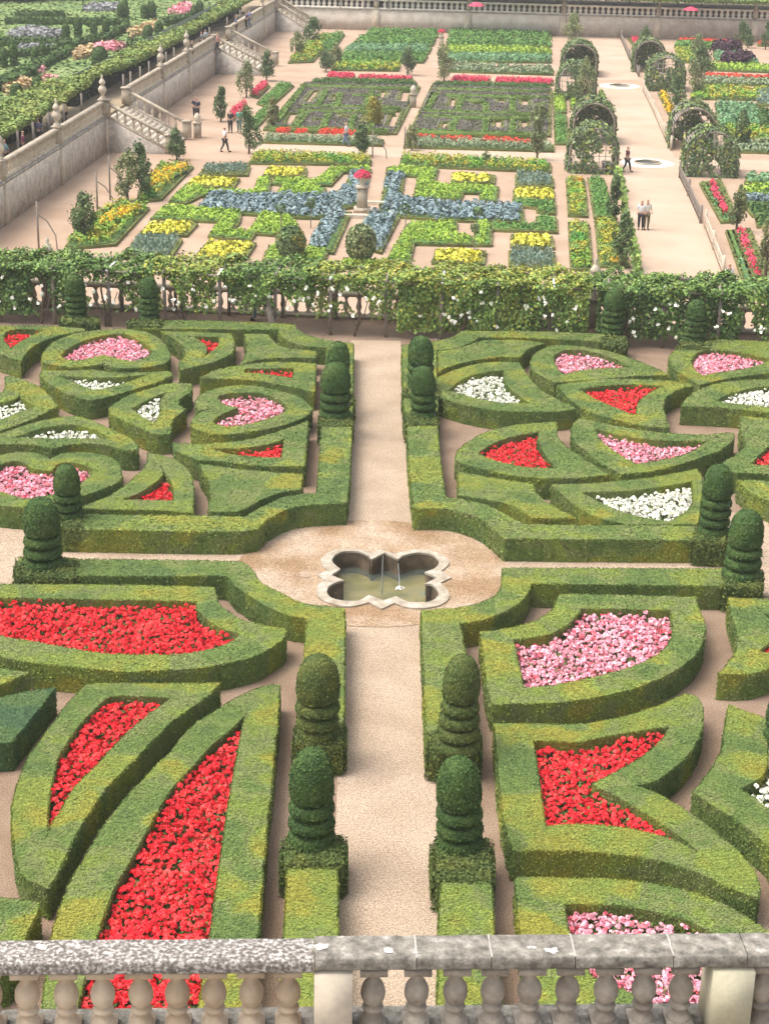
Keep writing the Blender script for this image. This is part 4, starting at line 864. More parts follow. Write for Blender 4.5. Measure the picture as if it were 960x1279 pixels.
# purple plot
bed('olive', "508,172 690,180 690,187 505,182", 'grey hedge strip with red flowers in front of the purple plot, right', hgt=.45, extra=[('red', "520,170 545,171 545,174 519,173", .3), ('red', "552,172 590,173 590,177 551,175", .3), ('red', "604,173 672,177 672,181 603,178", .3)])
bed('olive', "335,170 478,174 476,180 328,176", 'grey hedge strip with red flowers in front of the purple plot, left', hgt=.45, extra=[('red', "346,162 362,162 360,167 344,167", .3), ('red', "370,163 385,163 384,167 369,167", .3), ('red', "400,163 444,165 443,170 398,168", .3)])
gp = ["535,115 546,115 537,138 527,136", "560,122 572,122 569,134 557,134", "588,126 602,127 602,131 588,131", "619,123 632,123 632,128 619,128", "615,148 629,148 628,159 614,159", "550,151 563,151 558,160 546,160", "648,120 662,120 662,132 648,132", "648,145 661,145 661,159 647,159", "583,148 600,148 600,151 582,151"]
bed('purple', "541,107 686,111 684,168 514,163", 'purple basil plot with square gravel openings, right of the narrow centre path', [h for h in gp], hgt=.22, edge=.2, sp=.26, rad=.13)
gp = ["389,112 402,112 389,128 376,128", "413,117 421,117 421,125 411,125", "359,140 376,140 365,156 352,155", "392,147 402,147 402,151 389,151", "423,142 437,143 437,147 423,147", "473,112 486,113 480,123 470,122", "500,111 515,111 511,127 495,127", "489,135 505,135 495,159 480,158", "455,136 465,137 457,153 449,152"]
bed('purple', "382,103 522,107 492,165 332,160", 'purple basil plot with square gravel openings, left of the narrow centre path', [h for h in gp], hgt=.22, edge=.2, sp=.26, rad=.13)
m_rowg = mat('clipped_row_leaves', [(.12, .20, .05), (.16, .25, .06), (.20, .27, .07)], 1, tintamt=.35)
def lines_in(lines, label, kind='darkgreen'):
    """low clipped rows inside a plot"""
    b = MB(); e = None
    for ln in lines:
        p = quad(ln, ZK + .4); c = p.mean(0)
        if e is None: e = empty('low_hedge_rows', (*c, ZK), label, 'hedge row', 'clipped rows inside the purple plots'); oo = (*c, ZK)
        b = MB(); a, q = p[0], p[-1]; d = q - a; L = np.linalg.norm(d); b.box((*((a + q) / 2), ZK + .22), (L, .42, .40), d / L, tint=.4)
        n = int(L * 60); t = rng.uniform(size=(n, 1)); P = np.column_stack([a + d * t + rng.normal(size=(n, 2)) * .12, np.full(n, ZK + .45)]); b.cards(P, np.tile([0, 0, 1.], (n, 1)), .13, 1.3, .9)
        b.build('hedge_row', m_rowg, e, oo)
lines_in(["545,110 684,114", "557,118 686,121", "530,138 684,142", "528,144 682,147", "516,162 680,167", "545,116 533,136", "577,119 572,137", "640,121 640,140", "607,128 606,140", "570,146 563,163", "607,148 605,164", "640,147 640,165", "580,124 606,125"], 'clipped green rows crossing the right purple plot')
lines_in(["385,106 518,110", "378,131 500,134", "372,137 494,139", "336,158 484,162", "380,106 345,150", "407,112 397,130", "425,116 420,131", "440,118 475,119", "465,112 457,131", "382,140 370,157", "410,142 404,158", "443,143 436,160", "472,138 462,158"], 'clipped green rows crossing the left purple plot')
bed('darkgreen', "392,100 520,103 518,107 388,105", 'green strip hedge behind the left purple plot', hgt=.4)
bed('darkgreen', "541,104 686,107 686,111 540,108", 'green strip hedge behind the right purple plot', hgt=.4)
bed('pinkred', "410,92 443,93 442,98 408,97", 'pinkish red flower strip at the back of the left purple plot, outer piece', hgt=.4, edge=.05)
bed('pinkred', "449,94 515,96 514,99 447,98", 'thin pale red flower strip at the back of the left purple plot, inner piece', hgt=.3, edge=.05)
bed('pinkred', "566,96 612,98 611,103 563,101", 'red flower strip behind the right purple plot, left piece', hgt=.4, edge=.05)
bed('pinkred', "619,98 690,100 690,105 618,103", 'red flower strip behind the right purple plot, right piece', hgt=.4, edge=.05)
bed('pinkred', "287,140 305,128 309,131 300,143 288,150", 'red flower border beside the lower path by the second stairs', hgt=.5, edge=.05)
bed('pinkred', "312,117 330,103 337,106 322,121", 'magenta flower border near the small tree by the second stairs', hgt=.5, edge=.05)
bed('green', "322,128 350,104 366,106 336,133", 'narrow green hedge bed left of the purple plot', hgt=.35)
bed('green', "308,156 330,134 340,137 318,160", 'short green hedge bed left of the purple plot, nearer piece', hgt=.35)
# green plot at the back
rows = [('green', "462,38 547,39 546,46 455,45", 'rearmost leafy green row of the back plot, left half'), ('green', "452,47 544,48 540,56 441,55", 'second leafy green row of the back plot, left half'),
        ('emerald', "440,57 539,58 535,66 430,65", 'third leafy green row of the back plot, left half'), ('green', "430,68 534,69 528,77 422,76", 'fourth leafy green row of the back plot, left half'),
        ('mixed', "421,79 500,80 497,87 414,86", 'front sage and yellow row of the back plot, left half'),
        ('green', "563,38 688,42 688,48 560,46", 'rearmost leafy green row of the back plot, right half'), ('green', "561,49 688,52 688,57 558,56", 'second leafy green row of the back plot, right half'),
        ('lettuce', "559,59 688,62 688,67 557,66", 'third yellow green row of the back plot, right half'), ('emerald', "557,69 688,71 688,77 556,76", 'fourth leafy green row of the back plot, right half'),
        ('olive', "562,81 690,85 690,92 559,88", 'front sage row of the back plot, right half')]
for k, s, l in rows: bed(k, s, l, hgt=.55, sp=.5, edge=.05)
bed('mixed', "376,58 400,44 418,46 390,76 361,77", 'yellow and green border by the far left corner stairs', hgt=.5, sp=.4)
bed('green', "400,46 430,42 415,62 400,62", 'dark green bed between the far left trees', hgt=.6, sp=.4)
# small beds left of the trellis arbours
for s, l, k in (("708,222 728,223 732,268 711,267", 'narrow yellow green bed beside the small path, rear one', 'mixed'), ("711,277 733,278 738,334 714,334", 'narrow yellow green bed beside the small path, front one', 'mixed'),
                ("735,222 752,223 768,270 743,269", 'green bed with tall leaves next to the right gravel walk, rear one', 'green'), ("744,273 768,274 784,330 750,330", 'green bed with yellow flowers next to the right gravel walk, front one', 'mixed'),
                ("691,115 704,115 706,139 692,139", 'short lettuce bed by the small path beside the purple plot, rear one', 'lettuce'), ("692,143 706,143 709,178 694,178", 'short lettuce bed by the small path beside the purple plot, front one', 'green'),
                ("711,115 716,115 720,134 713,134", 'very narrow lettuce bed under the far left arbour', 'lettuce')): bed(k, s, l, hgt=.35)
# right of the walk
bed('pinkred', "882,228 893,226 910,265 904,268", 'red flower border with silver edge right of the walk, rear one', hgt=.45, edge=.45)
bed('emerald', "877,231 882,230 904,270 917,268 921,274 902,275", 'silver green edging along the rear red border', edge=.12, hgt=.25, sp=.35)
bed('pinkred', "917,288 928,287 952,345 942,347", 'red flower border with silver edge right of the walk, front one', hgt=.45, edge=.45)
bed('emerald', "908,287 914,287 938,350 930,350", 'silver green edging along the front red border', edge=.12, hgt=.25, sp=.35)
rr = [('lettuce', "925,232 990,234 990,242 928,240", 'bright lettuce row at the right edge'), ('blue', "926,244 990,247 990,254 930,252", 'short blue cabbage row at the right edge'), ('darkgreen', "930,256 990,259 990,270 940,268", 'dark vegetable row in front of the right blue cabbages'),
      ('emerald', "933,218 990,221 990,229 930,227", 'green cabbage row behind the bright lettuce at right'), ('darkgreen', "944,273 990,275 990,282 946,281", 'low box edged row at the right edge'),
      ('olive', "918,176 990,179 990,190 919,188", 'sage green strip right of the near arbours'), ('mixed', "905,157 990,161 990,175 903,172", 'mixed green vegetables behind the sage strip at right'),
      ('emerald', "893,128 945,130 948,158 897,157", 'pale green cabbage patch right of the round trellis arbour'), ('mixed', "868,108 990,112 990,124 862,122", 'mixed vegetable row along the second cross path at right'),
      ('leek', "945,116 990,118 990,132 946,130", 'blue green leek patch at the right edge'), ('darkgreen', "940,136 990,140 990,156 944,154", 'dark vegetable patch at the right edge'),
      ('orange', "822,116 832,115 843,138 836,144", 'yellow flower border between the right arbours'),
      ('olive', "880,97 990,101 990,107 876,103", 'grey strip with red flowers at the right'), ('lettuce', "873,80 990,84 990,90 872,86", 'lettuce row behind the red strip at right'),
      ('green', "845,52 925,56 925,62 842,58", 'green row behind the far arbours at right'), ('mixed', "843,60 880,62 878,78 846,76", 'mixed vegetables behind the far right arbour'),
      ('emerald', "890,66 935,67 948,78 893,75", 'green leaf patch between the two dark kale rows')]
for k, s, l in rr: bed(k, s, l, hgt=.45, sp=.45, edge=.06, extra=[('red', "880,93 990,97 990,100 878,96", .3)] if 'red flowers' in l else None)
bed('aubergine', "890,60 922,58 925,64 889,66", 'rear oval mound of dark purple kale at right', hgt=1.1, sp=.45, edge=0, rad=.45)
bed('aubergine', "902,73 938,73 938,80 901,80", 'front oval mound of dark purple kale at right', hgt=1.1, sp=.45, edge=0, rad=.45)
bed('red', "848,49 926,53 925,56 847,52", 'red flower strip at the foot of the far wall, right', hgt=.4, edge=.05)
bed('red', "946,53 990,55 990,58 946,56", 'red flower strip at the foot of the far wall, right edge', hgt=.4, edge=.05)
bed('pinkred', "787,48 795,47 800,62 796,64", 'small red flower bed by the far end of the walk', hgt=.4, edge=.3)

# ================================================================ WALK, ROUND BASINS, LOW FENCES
sheet('path', np.array([at(x, y, ZK) for x, y in ((730, 45), (773, 47), (826.7, 160), (874, 277), (915, 370), (811, 372), (781.6, 246.6), (751, 112))]), ZK + .004, m_kpath2)
sheet('path', quad("320,178 1100,206 1100,219 310,189", ZK), ZK + .008, m_kpath2)
sheet('path', quad("250,95 1000,112 1000,104 330,92", ZK), ZK + .008, m_kpath)
m_lime = mat('lime_ring', [(.80, .74, .64), (.86, .81, .73)], 2, rough=.9)
for px, py, rpx, lab in ((808, 204, 33, 'round water basin with pale gravel ring on the walk, near one'), (773, 107.5, 25, 'round water basin with pale gravel ring on the walk, far one')):
    c = at(px, py, ZK); R1 = rpx / pxm(*c, ZK); e = empty('round_basin', (*c, ZK), lab, 'basin', 'round basins on the walk'); oo = (*c, ZK)
    A = np.linspace(0, 2 * math.pi, 40, endpoint=False); U = np.column_stack([np.cos(A), np.sin(A)])
    b = MB(); b.prism(c + U * R1, ZK, ZK + .02, [c + U * R1 * .44]); b.build('gravel_ring', m_lime, e, oo)
    star = c + U * (R1 * .40 + .10 * R1 * np.abs(np.cos(2 * A)))[:, None]
    b = MB(); b.prism(c + U * R1 * .52, ZK + .018, ZK + .12, [star]); b.build('stone_rim', m_stone, e, oo)
    b = MB(); b.prism(star * .99 + c * .01, ZK, ZK + .03); b.build('dark_water', mat('dark_water', [(.05, .06, .05)], rough=.1), e, oo)
def low_fence(pts, label, m, h=.75, sp=.35):
    P = [at(x, y, ZK) for x, y in pts]; root = empty('low_fence', (*P[0], ZK), label, 'fence', 'low fences along the walk'); oo = tuple(root.location)
    for p, q in zip(P[:-1], P[1:]):
        d = q - p; L = np.linalg.norm(d); d /= L; b = MB()
        for z in (.25, h - .04): b.box((*((p + q) / 2), ZK + z), (L, .05, .07), d)
        for i in range(int(L / sp)): b.box((*(p + d * sp * (i + .5)), ZK + h / 2), (.05, .04, h), d)
        b.build('lattice_panel', m, root, oo)
    for p in P: b = MB(); b.box((*p, ZK + h / 2 + .15), (.14, .14, h + .3), (1, 0)); b.build('post', m, root, oo)
low_fence([(848, 222), (859, 245), (874, 279)], 'grey low lattice fence right of the walk by the near arbour', m_wood)
low_fence([(880, 285), (890, 312), (902, 345)], 'pale low fence right of the walk by the front red border', m_stone_pale)
low_fence([(803, 115), (815, 140), (829, 172), (837, 188)], 'pale low fence right of the walk between the arbours', m_stone_pale)
low_fence([(775, 50), (785, 74), (797, 96)], 'grey low fence right of the walk at its far end', m_wood)
def espalier(s, label):
    P = ccw(quad(s, ZK + .5)); c = P.mean(0); e = empty('espalier', (*c, ZK), label, 'trained shrub', 'low trained fruit rows along the walk'); oo = (*c, ZK)
    n = int(abs(area(P)) * 60); G = fill_points(P, math.sqrt(abs(area(P)) / max(n, 4)), .5); b = MB(); b.cards(np.column_stack([G, ZK + rng.uniform(.15, .95, len(G))]), np.tile([0, -1., .5], (len(G), 1)), .22, 1.4, 1.0); b.build('leaves', m_v, e, oo)
    b = MB(); q0, q1 = P[0], P[2]
    for t in (.1, .35, .6, .85): q = q0 * (1 - t) + q1 * t; b.tube([(*q, ZK), (*q, ZK + .8)], .03, 5)
    b.build('stems', m_bark, e, oo)
espalier("767,214 774,214 784,252 777,254", 'low fruit row on the left of the walk, rear piece')
espalier("776,262 782,262 801,334 793,336", 'low fruit row on the left of the walk, front piece')
espalier("747,118 752,117 757,135 752,136", 'low fruit row on the left of the walk between the arbours')

# ================================================================ TRELLIS ARBOURS
def arbour(px, py, w_, L, along, label, H=2.9, leaf=1.0, z=ZK, closed=False):
    """px,py: middle of the footprint; along 'x' = tunnel axis across the picture, 'y' = into it"""
    c = at(px, py, z); ax = KT if along == 'x' else KL; cr = KL if along == 'x' else KT
    e = empty('trellis_arbour', (*c, z), label, 'arbour', 'vaulted trellis arbours round the walk crossings'); oo = (*c, z)
    def arch(t):
        A = np.linspace(0, math.pi, 13); hv = H - w_ / 2
        pts = [(-w_ / 2, 0)] + [(-w_ / 2 * math.cos(a), hv + w_ / 2 * math.sin(a)) for a in A] + [(w_ / 2, 0)]
        return [(*(c + ax * t + cr * u), z + v) for u, v in pts]
    for t in np.linspace(-L / 2, L / 2, 9):
        b = MB(); b.tube(arch(t), .075 if abs(abs(t) - L / 2) < .01 else .05, 5); b.build('arch', m_wood, e, oo)
    A0, A1 = arch(-L / 2), arch(L / 2)
    Lp = 0; b = MB()
    for k in range(0, len(A0), 1):
        b.tube([A0[k], A1[k]], .035, 4)
        if 0 < k < len(A0) - 2: b.tube([(np.array(A0[k]) + A0[k + 1]) / 2, (np.array(A1[k]) + A1[k + 1]) / 2], .03, 4)
    for zz in (.5, 1.0):
        for sg in (-1, 1): b.tube([(*(c - ax * L / 2 + cr * sg * w_ / 2), z + zz), (*(c + ax * L / 2 + cr * sg * w_ / 2), z + zz)], .028, 4)
    if closed:
        hv = H - w_ / 2; sg_ = -1 if closed == 'near' else 1; f0 = c + ax * sg_ * (L / 2 + .03)
        for u in np.linspace(-w_ / 2 + .3, w_ / 2 - .3, 7): b.tube([(*(f0 + cr * u), z), (*(f0 + cr * u), z + hv + math.sqrt(max(.01, w_ * w_ / 4 - u * u)))], .025, 4)
        for zz in np.arange(.35, H - .2, .4):
            ww = w_ / 2 if zz < hv else math.sqrt(max(.01, w_ * w_ / 4 - (zz - hv) ** 2)); b.tube([(*(f0 - cr * ww), z + zz), (*(f0 + cr * ww), z + zz)], .025, 4)
    b.build('lattice', mat('silver_wood', [(.42, .40, .36), (.54, .51, .47)], 3, rough=.9), e, oo)
    n = int(L * w_ * 3.1 * 130 * leaf); t = rng.uniform(-L / 2, L / 2, n); u = rng.uniform(0, 1, n); per = 2 * (H - w_ / 2) + math.pi * w_ / 2; q = u * per; hv = H - w_ / 2
    U = np.zeros(n); Z = np.zeros(n); m1 = q < hv; m2 = (q >= hv) & (q < hv + math.pi * w_ / 2); m3 = ~m1 & ~m2
    U[m1] = -w_ / 2; Z[m1] = q[m1]; a = (q[m2] - hv) / (w_ / 2); U[m2] = -w_ / 2 * np.cos(a); Z[m2] = hv + w_ / 2 * np.sin(a); U[m3] = w_ / 2; Z[m3] = per - q[m3]
    keep = (np.sin(t * 2.1 + px) + np.sin(q * 1.7 + px * .3) + .8 * np.sin(t * 4 + q * 3) + rng.normal(size=n) * .4) > (Z - 1.6) * .45 - .7; t, U, Z = t[keep], U[keep], Z[keep]; n = len(t)
    P = np.column_stack([c + t[:, None] * ax + U[:, None] * cr * 1.03, z + Z + .04]) + rng.normal(size=(n, 3)) * .08
    N = np.column_stack([U[:, None] * cr, np.maximum(Z - hv, 0)]); N /= np.linalg.norm(N, axis=1)[:, None] + 1e-6
    if closed:
        m_ = int(w_ * H * (150 if closed == 'near' else 230) * leaf); u_ = rng.uniform(-w_ / 2, w_ / 2, m_); z_ = rng.uniform(0, H, m_); top_ = hv + np.sqrt(np.maximum(0, w_ * w_ / 4 - u_ ** 2))
        kk = (z_ < top_) & ((np.sin(u_ * 2.7 + px) + np.sin(z_ * 2.1 + px) + .7 * np.sin(u_ * 5 + z_ * 4)) > ((z_ - 1.5) * .6 - .6 if closed == 'near' else -1.6)); u_, z_ = u_[kk], z_[kk]
        P = np.concatenate([P, np.column_stack([c + ax * sg_ * (L / 2 + .1) + u_[:, None] * cr, z + z_]) + rng.normal(size=(len(u_), 3)) * .08]); N = np.concatenate([N, np.tile([-ax[0], -ax[1], .3], (len(u_), 1))]); n = len(P)
    b = MB(); k = rng.uniform(size=n) < .10; b.cards(P[k], N[k], .17, 1.4, .9, 1); b.cards(P[~k], N[~k], .17, 1.4, .9, 0); b.build('foliage', [mat('arbour_leaves', [(.11, .16, .08), (.15, .21, .09), (.21, .27, .12)], 1, tintamt=.45), m_vy], e, oo)
    b = MB(); q = c; b.box((*(c - (cr * w_ * .36 if along == 'x' else -cr * w_ * .3)), z + .45), (1.8, .45, .08), ax); b.box((*(c - (cr * w_ * .36 if along == 'x' else -cr * w_ * .3)), z + .21), (1.6, .3, .4), ax); b.build('bench', m_wood, e, oo)
arbour(738, 212, 3.0, 3.0, 'y', 'leafy vaulted trellis arbour left of the walk, front one of the near group', leaf=1.1, closed='near')
arbour(739, 176, 2.9, 3.6, 'y', 'vaulted trellis arbour with open end left of the walk, behind the nearest one', leaf=1.0, closed='far')
arbour(884, 216, 3.2, 3.2, 'y', 'leafy vaulted trellis arbour right of the walk, front one of the near group', leaf=1.1, closed='near')
arbour(862, 182, 3.0, 4.0, 'y', 'vaulted trellis arbour showing its round open end, right of the walk', leaf=.9, closed='far')
arbour(718, 122, 3.0, 3.6, 'y', 'overgrown trellis arbour left of the walk, front one of the far group', leaf=1.3, closed='near')
arbour(722, 92, 3.0, 5, 'y', 'overgrown trellis arbour left of the walk, rear one of the far group', leaf=1.2, closed='far')
arbour(829, 111, 3.0, 3.6, 'y', 'ivy covered trellis arbour right of the walk, front one of the far group', leaf=1.3, closed='near')
arbour(808, 88, 2.7, 3.5, 'y', 'trellis arbour with open end right of the walk, rear one of the far group', leaf=1.0, closed='far')

# ================================================================ SMALL TREES, SHRUBS, URN
m_t1 = mat('tree_leaves', [(.09, .14, .06), (.12, .19, .07), (.18, .25, .10)], 1.2, tintamt=.5)
m_t2 = mat('olive_tree_leaves', [(.18, .22, .10), (.24, .28, .12), (.32, .33, .14)], 1.2, tintamt=.45)
m_tg = mat('gold_tree_leaves', [(.28, .26, .05), (.40, .34, .06), (.20, .24, .06)], 1.2, tintamt=.4)
def tree(px, yb, yt, wpx, label, m=None, z=ZK, trunk=.25, name='fruit_tree', cat='tree', group='small trees of the kitchen garden', dens=1.0):
    c = at(px, yb, z); k = pxm(*c, z); H = (yb - yt) / k * 1.06; Wd = wpx / k / 2 * 1.12; trunk = min(trunk, .16); e = empty(name, (*c, z), label, cat, group); oo = (*c, z)
    b = MB(); zt = H * .75; pts = [(*c, z), (c[0] + rng.uniform(-.06, .06), c[1], z + zt * .5), (c[0] + rng.uniform(-.1, .1), c[1], z + zt)]; r0 = .035 + H * .016; b.tube(pts, [r0, r0 * .7, r0 * .3], 6)
    for i in range(6):
        A = rng.uniform(0, 6.28); h0 = H * (trunk + rng.uniform(0, .35)); b.tube([(c[0], c[1], z + h0), (c[0] + Wd * .7 * math.cos(A), c[1] + Wd * .7 * math.sin(A), z + h0 + H * .2)], [r0 * .45, r0 * .15], 4)
    b.build('trunk', m_bark, e, oo)
    b = MB(); ncl = 52; hc = H * (1 - trunk) / 2; zc = z + H * trunk + hc
    hh_ = rng.uniform(-.92, .92, ncl); A_ = rng.uniform(0, 6.28, ncl); tap = np.interp(hh_, [-1, -.55, .1, 1], [.45, .95, .85, .18]) * rng.uniform(.2, 1.08, ncl)
    lx = rng.uniform(-.25, .25, 2) * Wd; Q = np.column_stack([np.cos(A_) * tap * Wd + lx[0] * hh_, np.sin(A_) * tap * Wd + lx[1] * hh_, hh_ * hc])
    for q in Q:
        n = int(34 * dens); d = rng.normal(size=(n, 3)); d /= np.linalg.norm(d, axis=1)[:, None]; cr_ = Wd * rng.uniform(.16, .40)
        P = np.array([c[0], c[1], zc]) + q + d * cr_ * rng.uniform(.5, 1.1, (n, 1)) * [1, 1, 1.7]; b.cards(P, d, max(.085, Wd * .10), 2.2, 1.1)
    b.build('crown', m or m_t1, e, oo); return e
TR = [(160, 251, 192, 30, 'bushy olive green tree left of the rear orange border, left stem of a pair', m_t2), (178, 250, 184, 26, 'taller bushy tree left of the rear orange border, right stem of a pair', m_t1),
      (106, 300, 243, 28, 'small tree in the front left border above the vines', m_t1), (221, 200, 165, 20, 'small tree at the foot of the nearest stairs', m_t1),
      (311, 192, 140, 26, 'dark upright tree by the path behind the cabbage plot, left', m_t1), (276, 152, 113, 16, 'small conical tree between the two stairs', m_t1),
      (308, 122, 82, 22, 'tree by the second stairs in front of the wall', m_t2), (333, 101, 68, 18, 'dark tree right of the second stairs', m_t1),
      (340, 164, 124, 14, 'thin small tree at the left edge of the purple plot', m_t2), (372, 72, 44, 18, 'slender tree in the yellow border by the far corner', m_t2),
      (390, 55, 27, 22, 'round tree beside the far corner stairs', m_t1), (407, 90, 66, 18, 'dark tree left of the back green plot', m_t1), (420, 84, 58, 16, 'olive coloured tree left of the back green plot', m_t2),
      (452, 195, 158, 18, 'small dark tree beside the walking man, near the cross path', m_t1), (467, 160, 126, 20, 'golden leaved small tree in front of the left purple plot', m_tg),
      (509, 94, 62, 18, 'dark small tree at the front of the back plot, left of the narrow path', m_t1), (554, 102, 60, 22, 'slender tree at the front of the back plot, right of the narrow path', m_t2),
      (543, 37, 18, 14, 'thin pale tree before the far wall, left of the narrow path', m_t2), (578, 38, 20, 14, 'thin pale tree before the far wall, right of the narrow path', m_t2),
      (514, 188, 158, 14, 'very thin young tree beside the cross path, centre', m_t2), (461, 36, 16, 14, 'young tree before the far wall beside the pilaster', m_t2),
      (670, 200, 150, 18, 'shaggy small tree at the right corner of the cabbage plot', m_t2), (672, 160, 132, 22, 'bushy tree at the right end of the purple plot', m_t2),
      (714, 56, 22, 22, 'yellow green shrub tree at the head of the small path', m_t2), (729, 130, 78, 22, 'ivy like column tree in front of the far left arbour', m_t2),
      (775, 335, 270, 26, 'tall leafy shrub at the left of the walk near the vines', m_t1), (766, 278, 222, 18, 'leafy shrub in the green bed left of the walk', m_t1),
      (795, 45, 20, 18, 'yellow green tree at the far end of the walk, right', m_t2), (805, 70, 38, 18, 'shrub tree behind the far right arbour', m_t1), (843, 140, 98, 20, 'dark shrub tree between the right arbours', m_t1), (866, 120, 80, 22, 'shrubby tree right of the far ivy arbour', m_t2),
      (875, 95, 62, 26, 'dark leafy tree behind the ivy arbour', m_t1), (925, 55, 30, 18, 'dark shrub tree before the far wall at right', m_t1), (933, 60, 38, 14, 'lower shrub tree before the far wall at right', m_t1),
      (924, 185, 140, 18, 'small tree right of the near right arbour', m_t1), (919, 290, 232, 18, 'loose pale tree by the rear red border at right', m_t2), (955, 350, 270, 22, 'loose pale tree cut by the right edge near the vines', m_t2),
      (955, 62, 30, 12, 'thin tree before the far wall at the right edge', m_t1), (870, 75, 48, 20, 'yellowish small tree in the vegetables behind the right arbours', m_t2)]
for a in TR: tree(a[0], a[1], a[2], a[3], a[4], a[5])
def ball(px, yb, yt, wpx, label, ms, dots=None):
    c = at(px, yb, ZK); k = pxm(*c, ZK); H = (yb - yt) / k * 1.02; Wd = wpx / k / 2; e = empty('ball_shrub', (*c, ZK), label, 'shrub'); oo = (*c, ZK)
    b = MB(); b.tube([(*c, ZK), (*c, ZK + H * .3)], .07); b.build('stem', m_bark, e, oo)
    b = MB(); n = 2600; D = rng.normal(size=(n, 3)); D /= np.linalg.norm(D, axis=1)[:, None]; r_ = rng.uniform(.86, 1.03, (n, 1)); P = np.array([c[0], c[1], ZK + H * .54]) + D * r_ * [Wd, Wd, H * .46]
    b.cards(P[:1700], D[:1700], .14, 1.3, .8, 0)
    sel = P[1700:][(np.sin(P[1700:, 0] * 4) + np.sin(P[1700:, 2] * 5) + (P[1700:, 0] - c[0])) > .3] if dots else P[1700:]
    b.cards(sel, rng.normal(size=(len(sel), 3)), .13, 1.3, .8, 1)
    b.lathe([(Wd * .82 * math.sin(a) + .01, H * .54 - H * .4 * math.cos(a)) for a in np.linspace(0, math.pi, 9)], (c[0], c[1], ZK), 12, tint=.1)
    b.build('crown', ms, e, oo)
ball(363, 325, 283, 37, 'clipped ball shrub with yellow flowers above the vines', [m_t1, m_tg], True)
ball(450, 330, 281, 37, 'clipped plain green ball shrub above the vines, near the centre', [m_t2, m_t1])
for px, yt, yb, zb_, lab in ((363, 309, 340, 0, ''),): pass
# urn on pedestal at the heart of the cabbage cross
def flower_urn(px, yb, label, k=1.0):
    c = at(px, yb, ZK); e = empty('flower_urn', (*c, ZK), label, 'urn', 'stone urns with red flowers'); oo = (*c, ZK)
    b = MB(); b.box((*c, ZK + .12 * k), (.95 * k, .95 * k, .24 * k)); b.box((*c, ZK + .8 * k), (.6 * k, .6 * k, 1.12 * k)); b.box((*c, ZK + 1.42 * k), (.75 * k, .75 * k, .12 * k)); b.build('pedestal', m_stone, e, oo)
    b = MB(); b.lathe([(.2 * k, 0), (.12 * k, .1 * k), (.3 * k, .35 * k), (.36 * k, .5 * k), (.40 * k, .55 * k)], (c[0], c[1], ZK + 1.48 * k), 12); b.build('urn', m_stone_pale, e, oo, True)
    n = 260; D = rng.normal(size=(n, 3)); D[:, 2] = abs(D[:, 2]); D /= np.linalg.norm(D, axis=1)[:, None]; b = MB(); b.cards(np.array([c[0], c[1], ZK + 1.98 * k]) + D * [.45 * k, .45 * k, .4 * k], D, .13 * k, 1.2); b.build('flowers', PLM['pinkred'], e, oo)
flower_urn(452, 264, 'stone urn with red flowers on a pedestal at the centre of the cabbage cross')
flower_urn(550.5, 60, 'stone urn with red flowers at the head of the narrow path by the far wall', .8)
def pedestal(px, yb, label):
    c = at(px, yb, ZK); e = empty('stone_pedestal', (*c, ZK), label, 'pedestal'); oo = (*c, ZK)
    b = MB(); b.box((*c, ZK + .5), (.5, .5, 1.0)); b.box((*c, ZK + 1.04), (.62, .62, .08)); b.build('block', m_stone, e, oo); b = MB(); b.lathe([(.16, 0), (.22, .2), (.26, .42), (.12, .6), (.01, .7)], (c[0], c[1], ZK + 1.08), 10); b.build('finial', m_stone_pale, e, oo, True)
pedestal(515.5, 134, 'stone pedestal in the gap between the two purple plots'); pedestal(247, 172, 'stone pier with finial at the foot of the nearest stairs')
pb = MB(); q = at(452, 264, ZK); 
b = MB(); b.prism([q + KT * 1.9 - KL * 2.2, q + KT * 1.9 + KL * 2.2, q - KT * 1.9 + KL * 2.2, q - KT * 1.9 - KL * 2.2], ZK, ZK + .22, [np.array([q + KT * 1.6 - KL * 1.9, q + KT * 1.6 + KL * 1.9, q - KT * 1.6 + KL * 1.9, q - KT * 1.6 - KL * 1.9])])
tag(b.build('stone_kerb', m_stone_pale), 'square stone kerb round the urn at the centre of the cabbage cross', 'kerb')
for px, yb, hh, lab in ((138, 250, 2.6, 'tall grey post with a crossbar by the left border, rear one'), (122, 262, 2.2, 'tall grey post by the left border, middle one'), (49, 312, 2.5, 'tall grey post with curved brace above the vines at left'), (465, 198, 1.9, 'thin dark post at the corner of the cross path, left'), (505, 193, 1.9, 'thin dark post at the corner of the cross path, right')):
    c = at(px, yb, ZK); b = MB(); b.box((*c, ZK + hh / 2), (.09, .09, hh)); b.tube([(c[0], c[1], ZK + hh * .75), (c[0] + .5, c[1], ZK + hh * .6), (c[0] + .9, c[1], ZK + hh * .3), (c[0] + .95, c[1], ZK)], .035, 5); tag(b.build('wooden_post', m_wood, None, (*c, ZK)), lab, 'post', 'training posts in the kitchen garden')
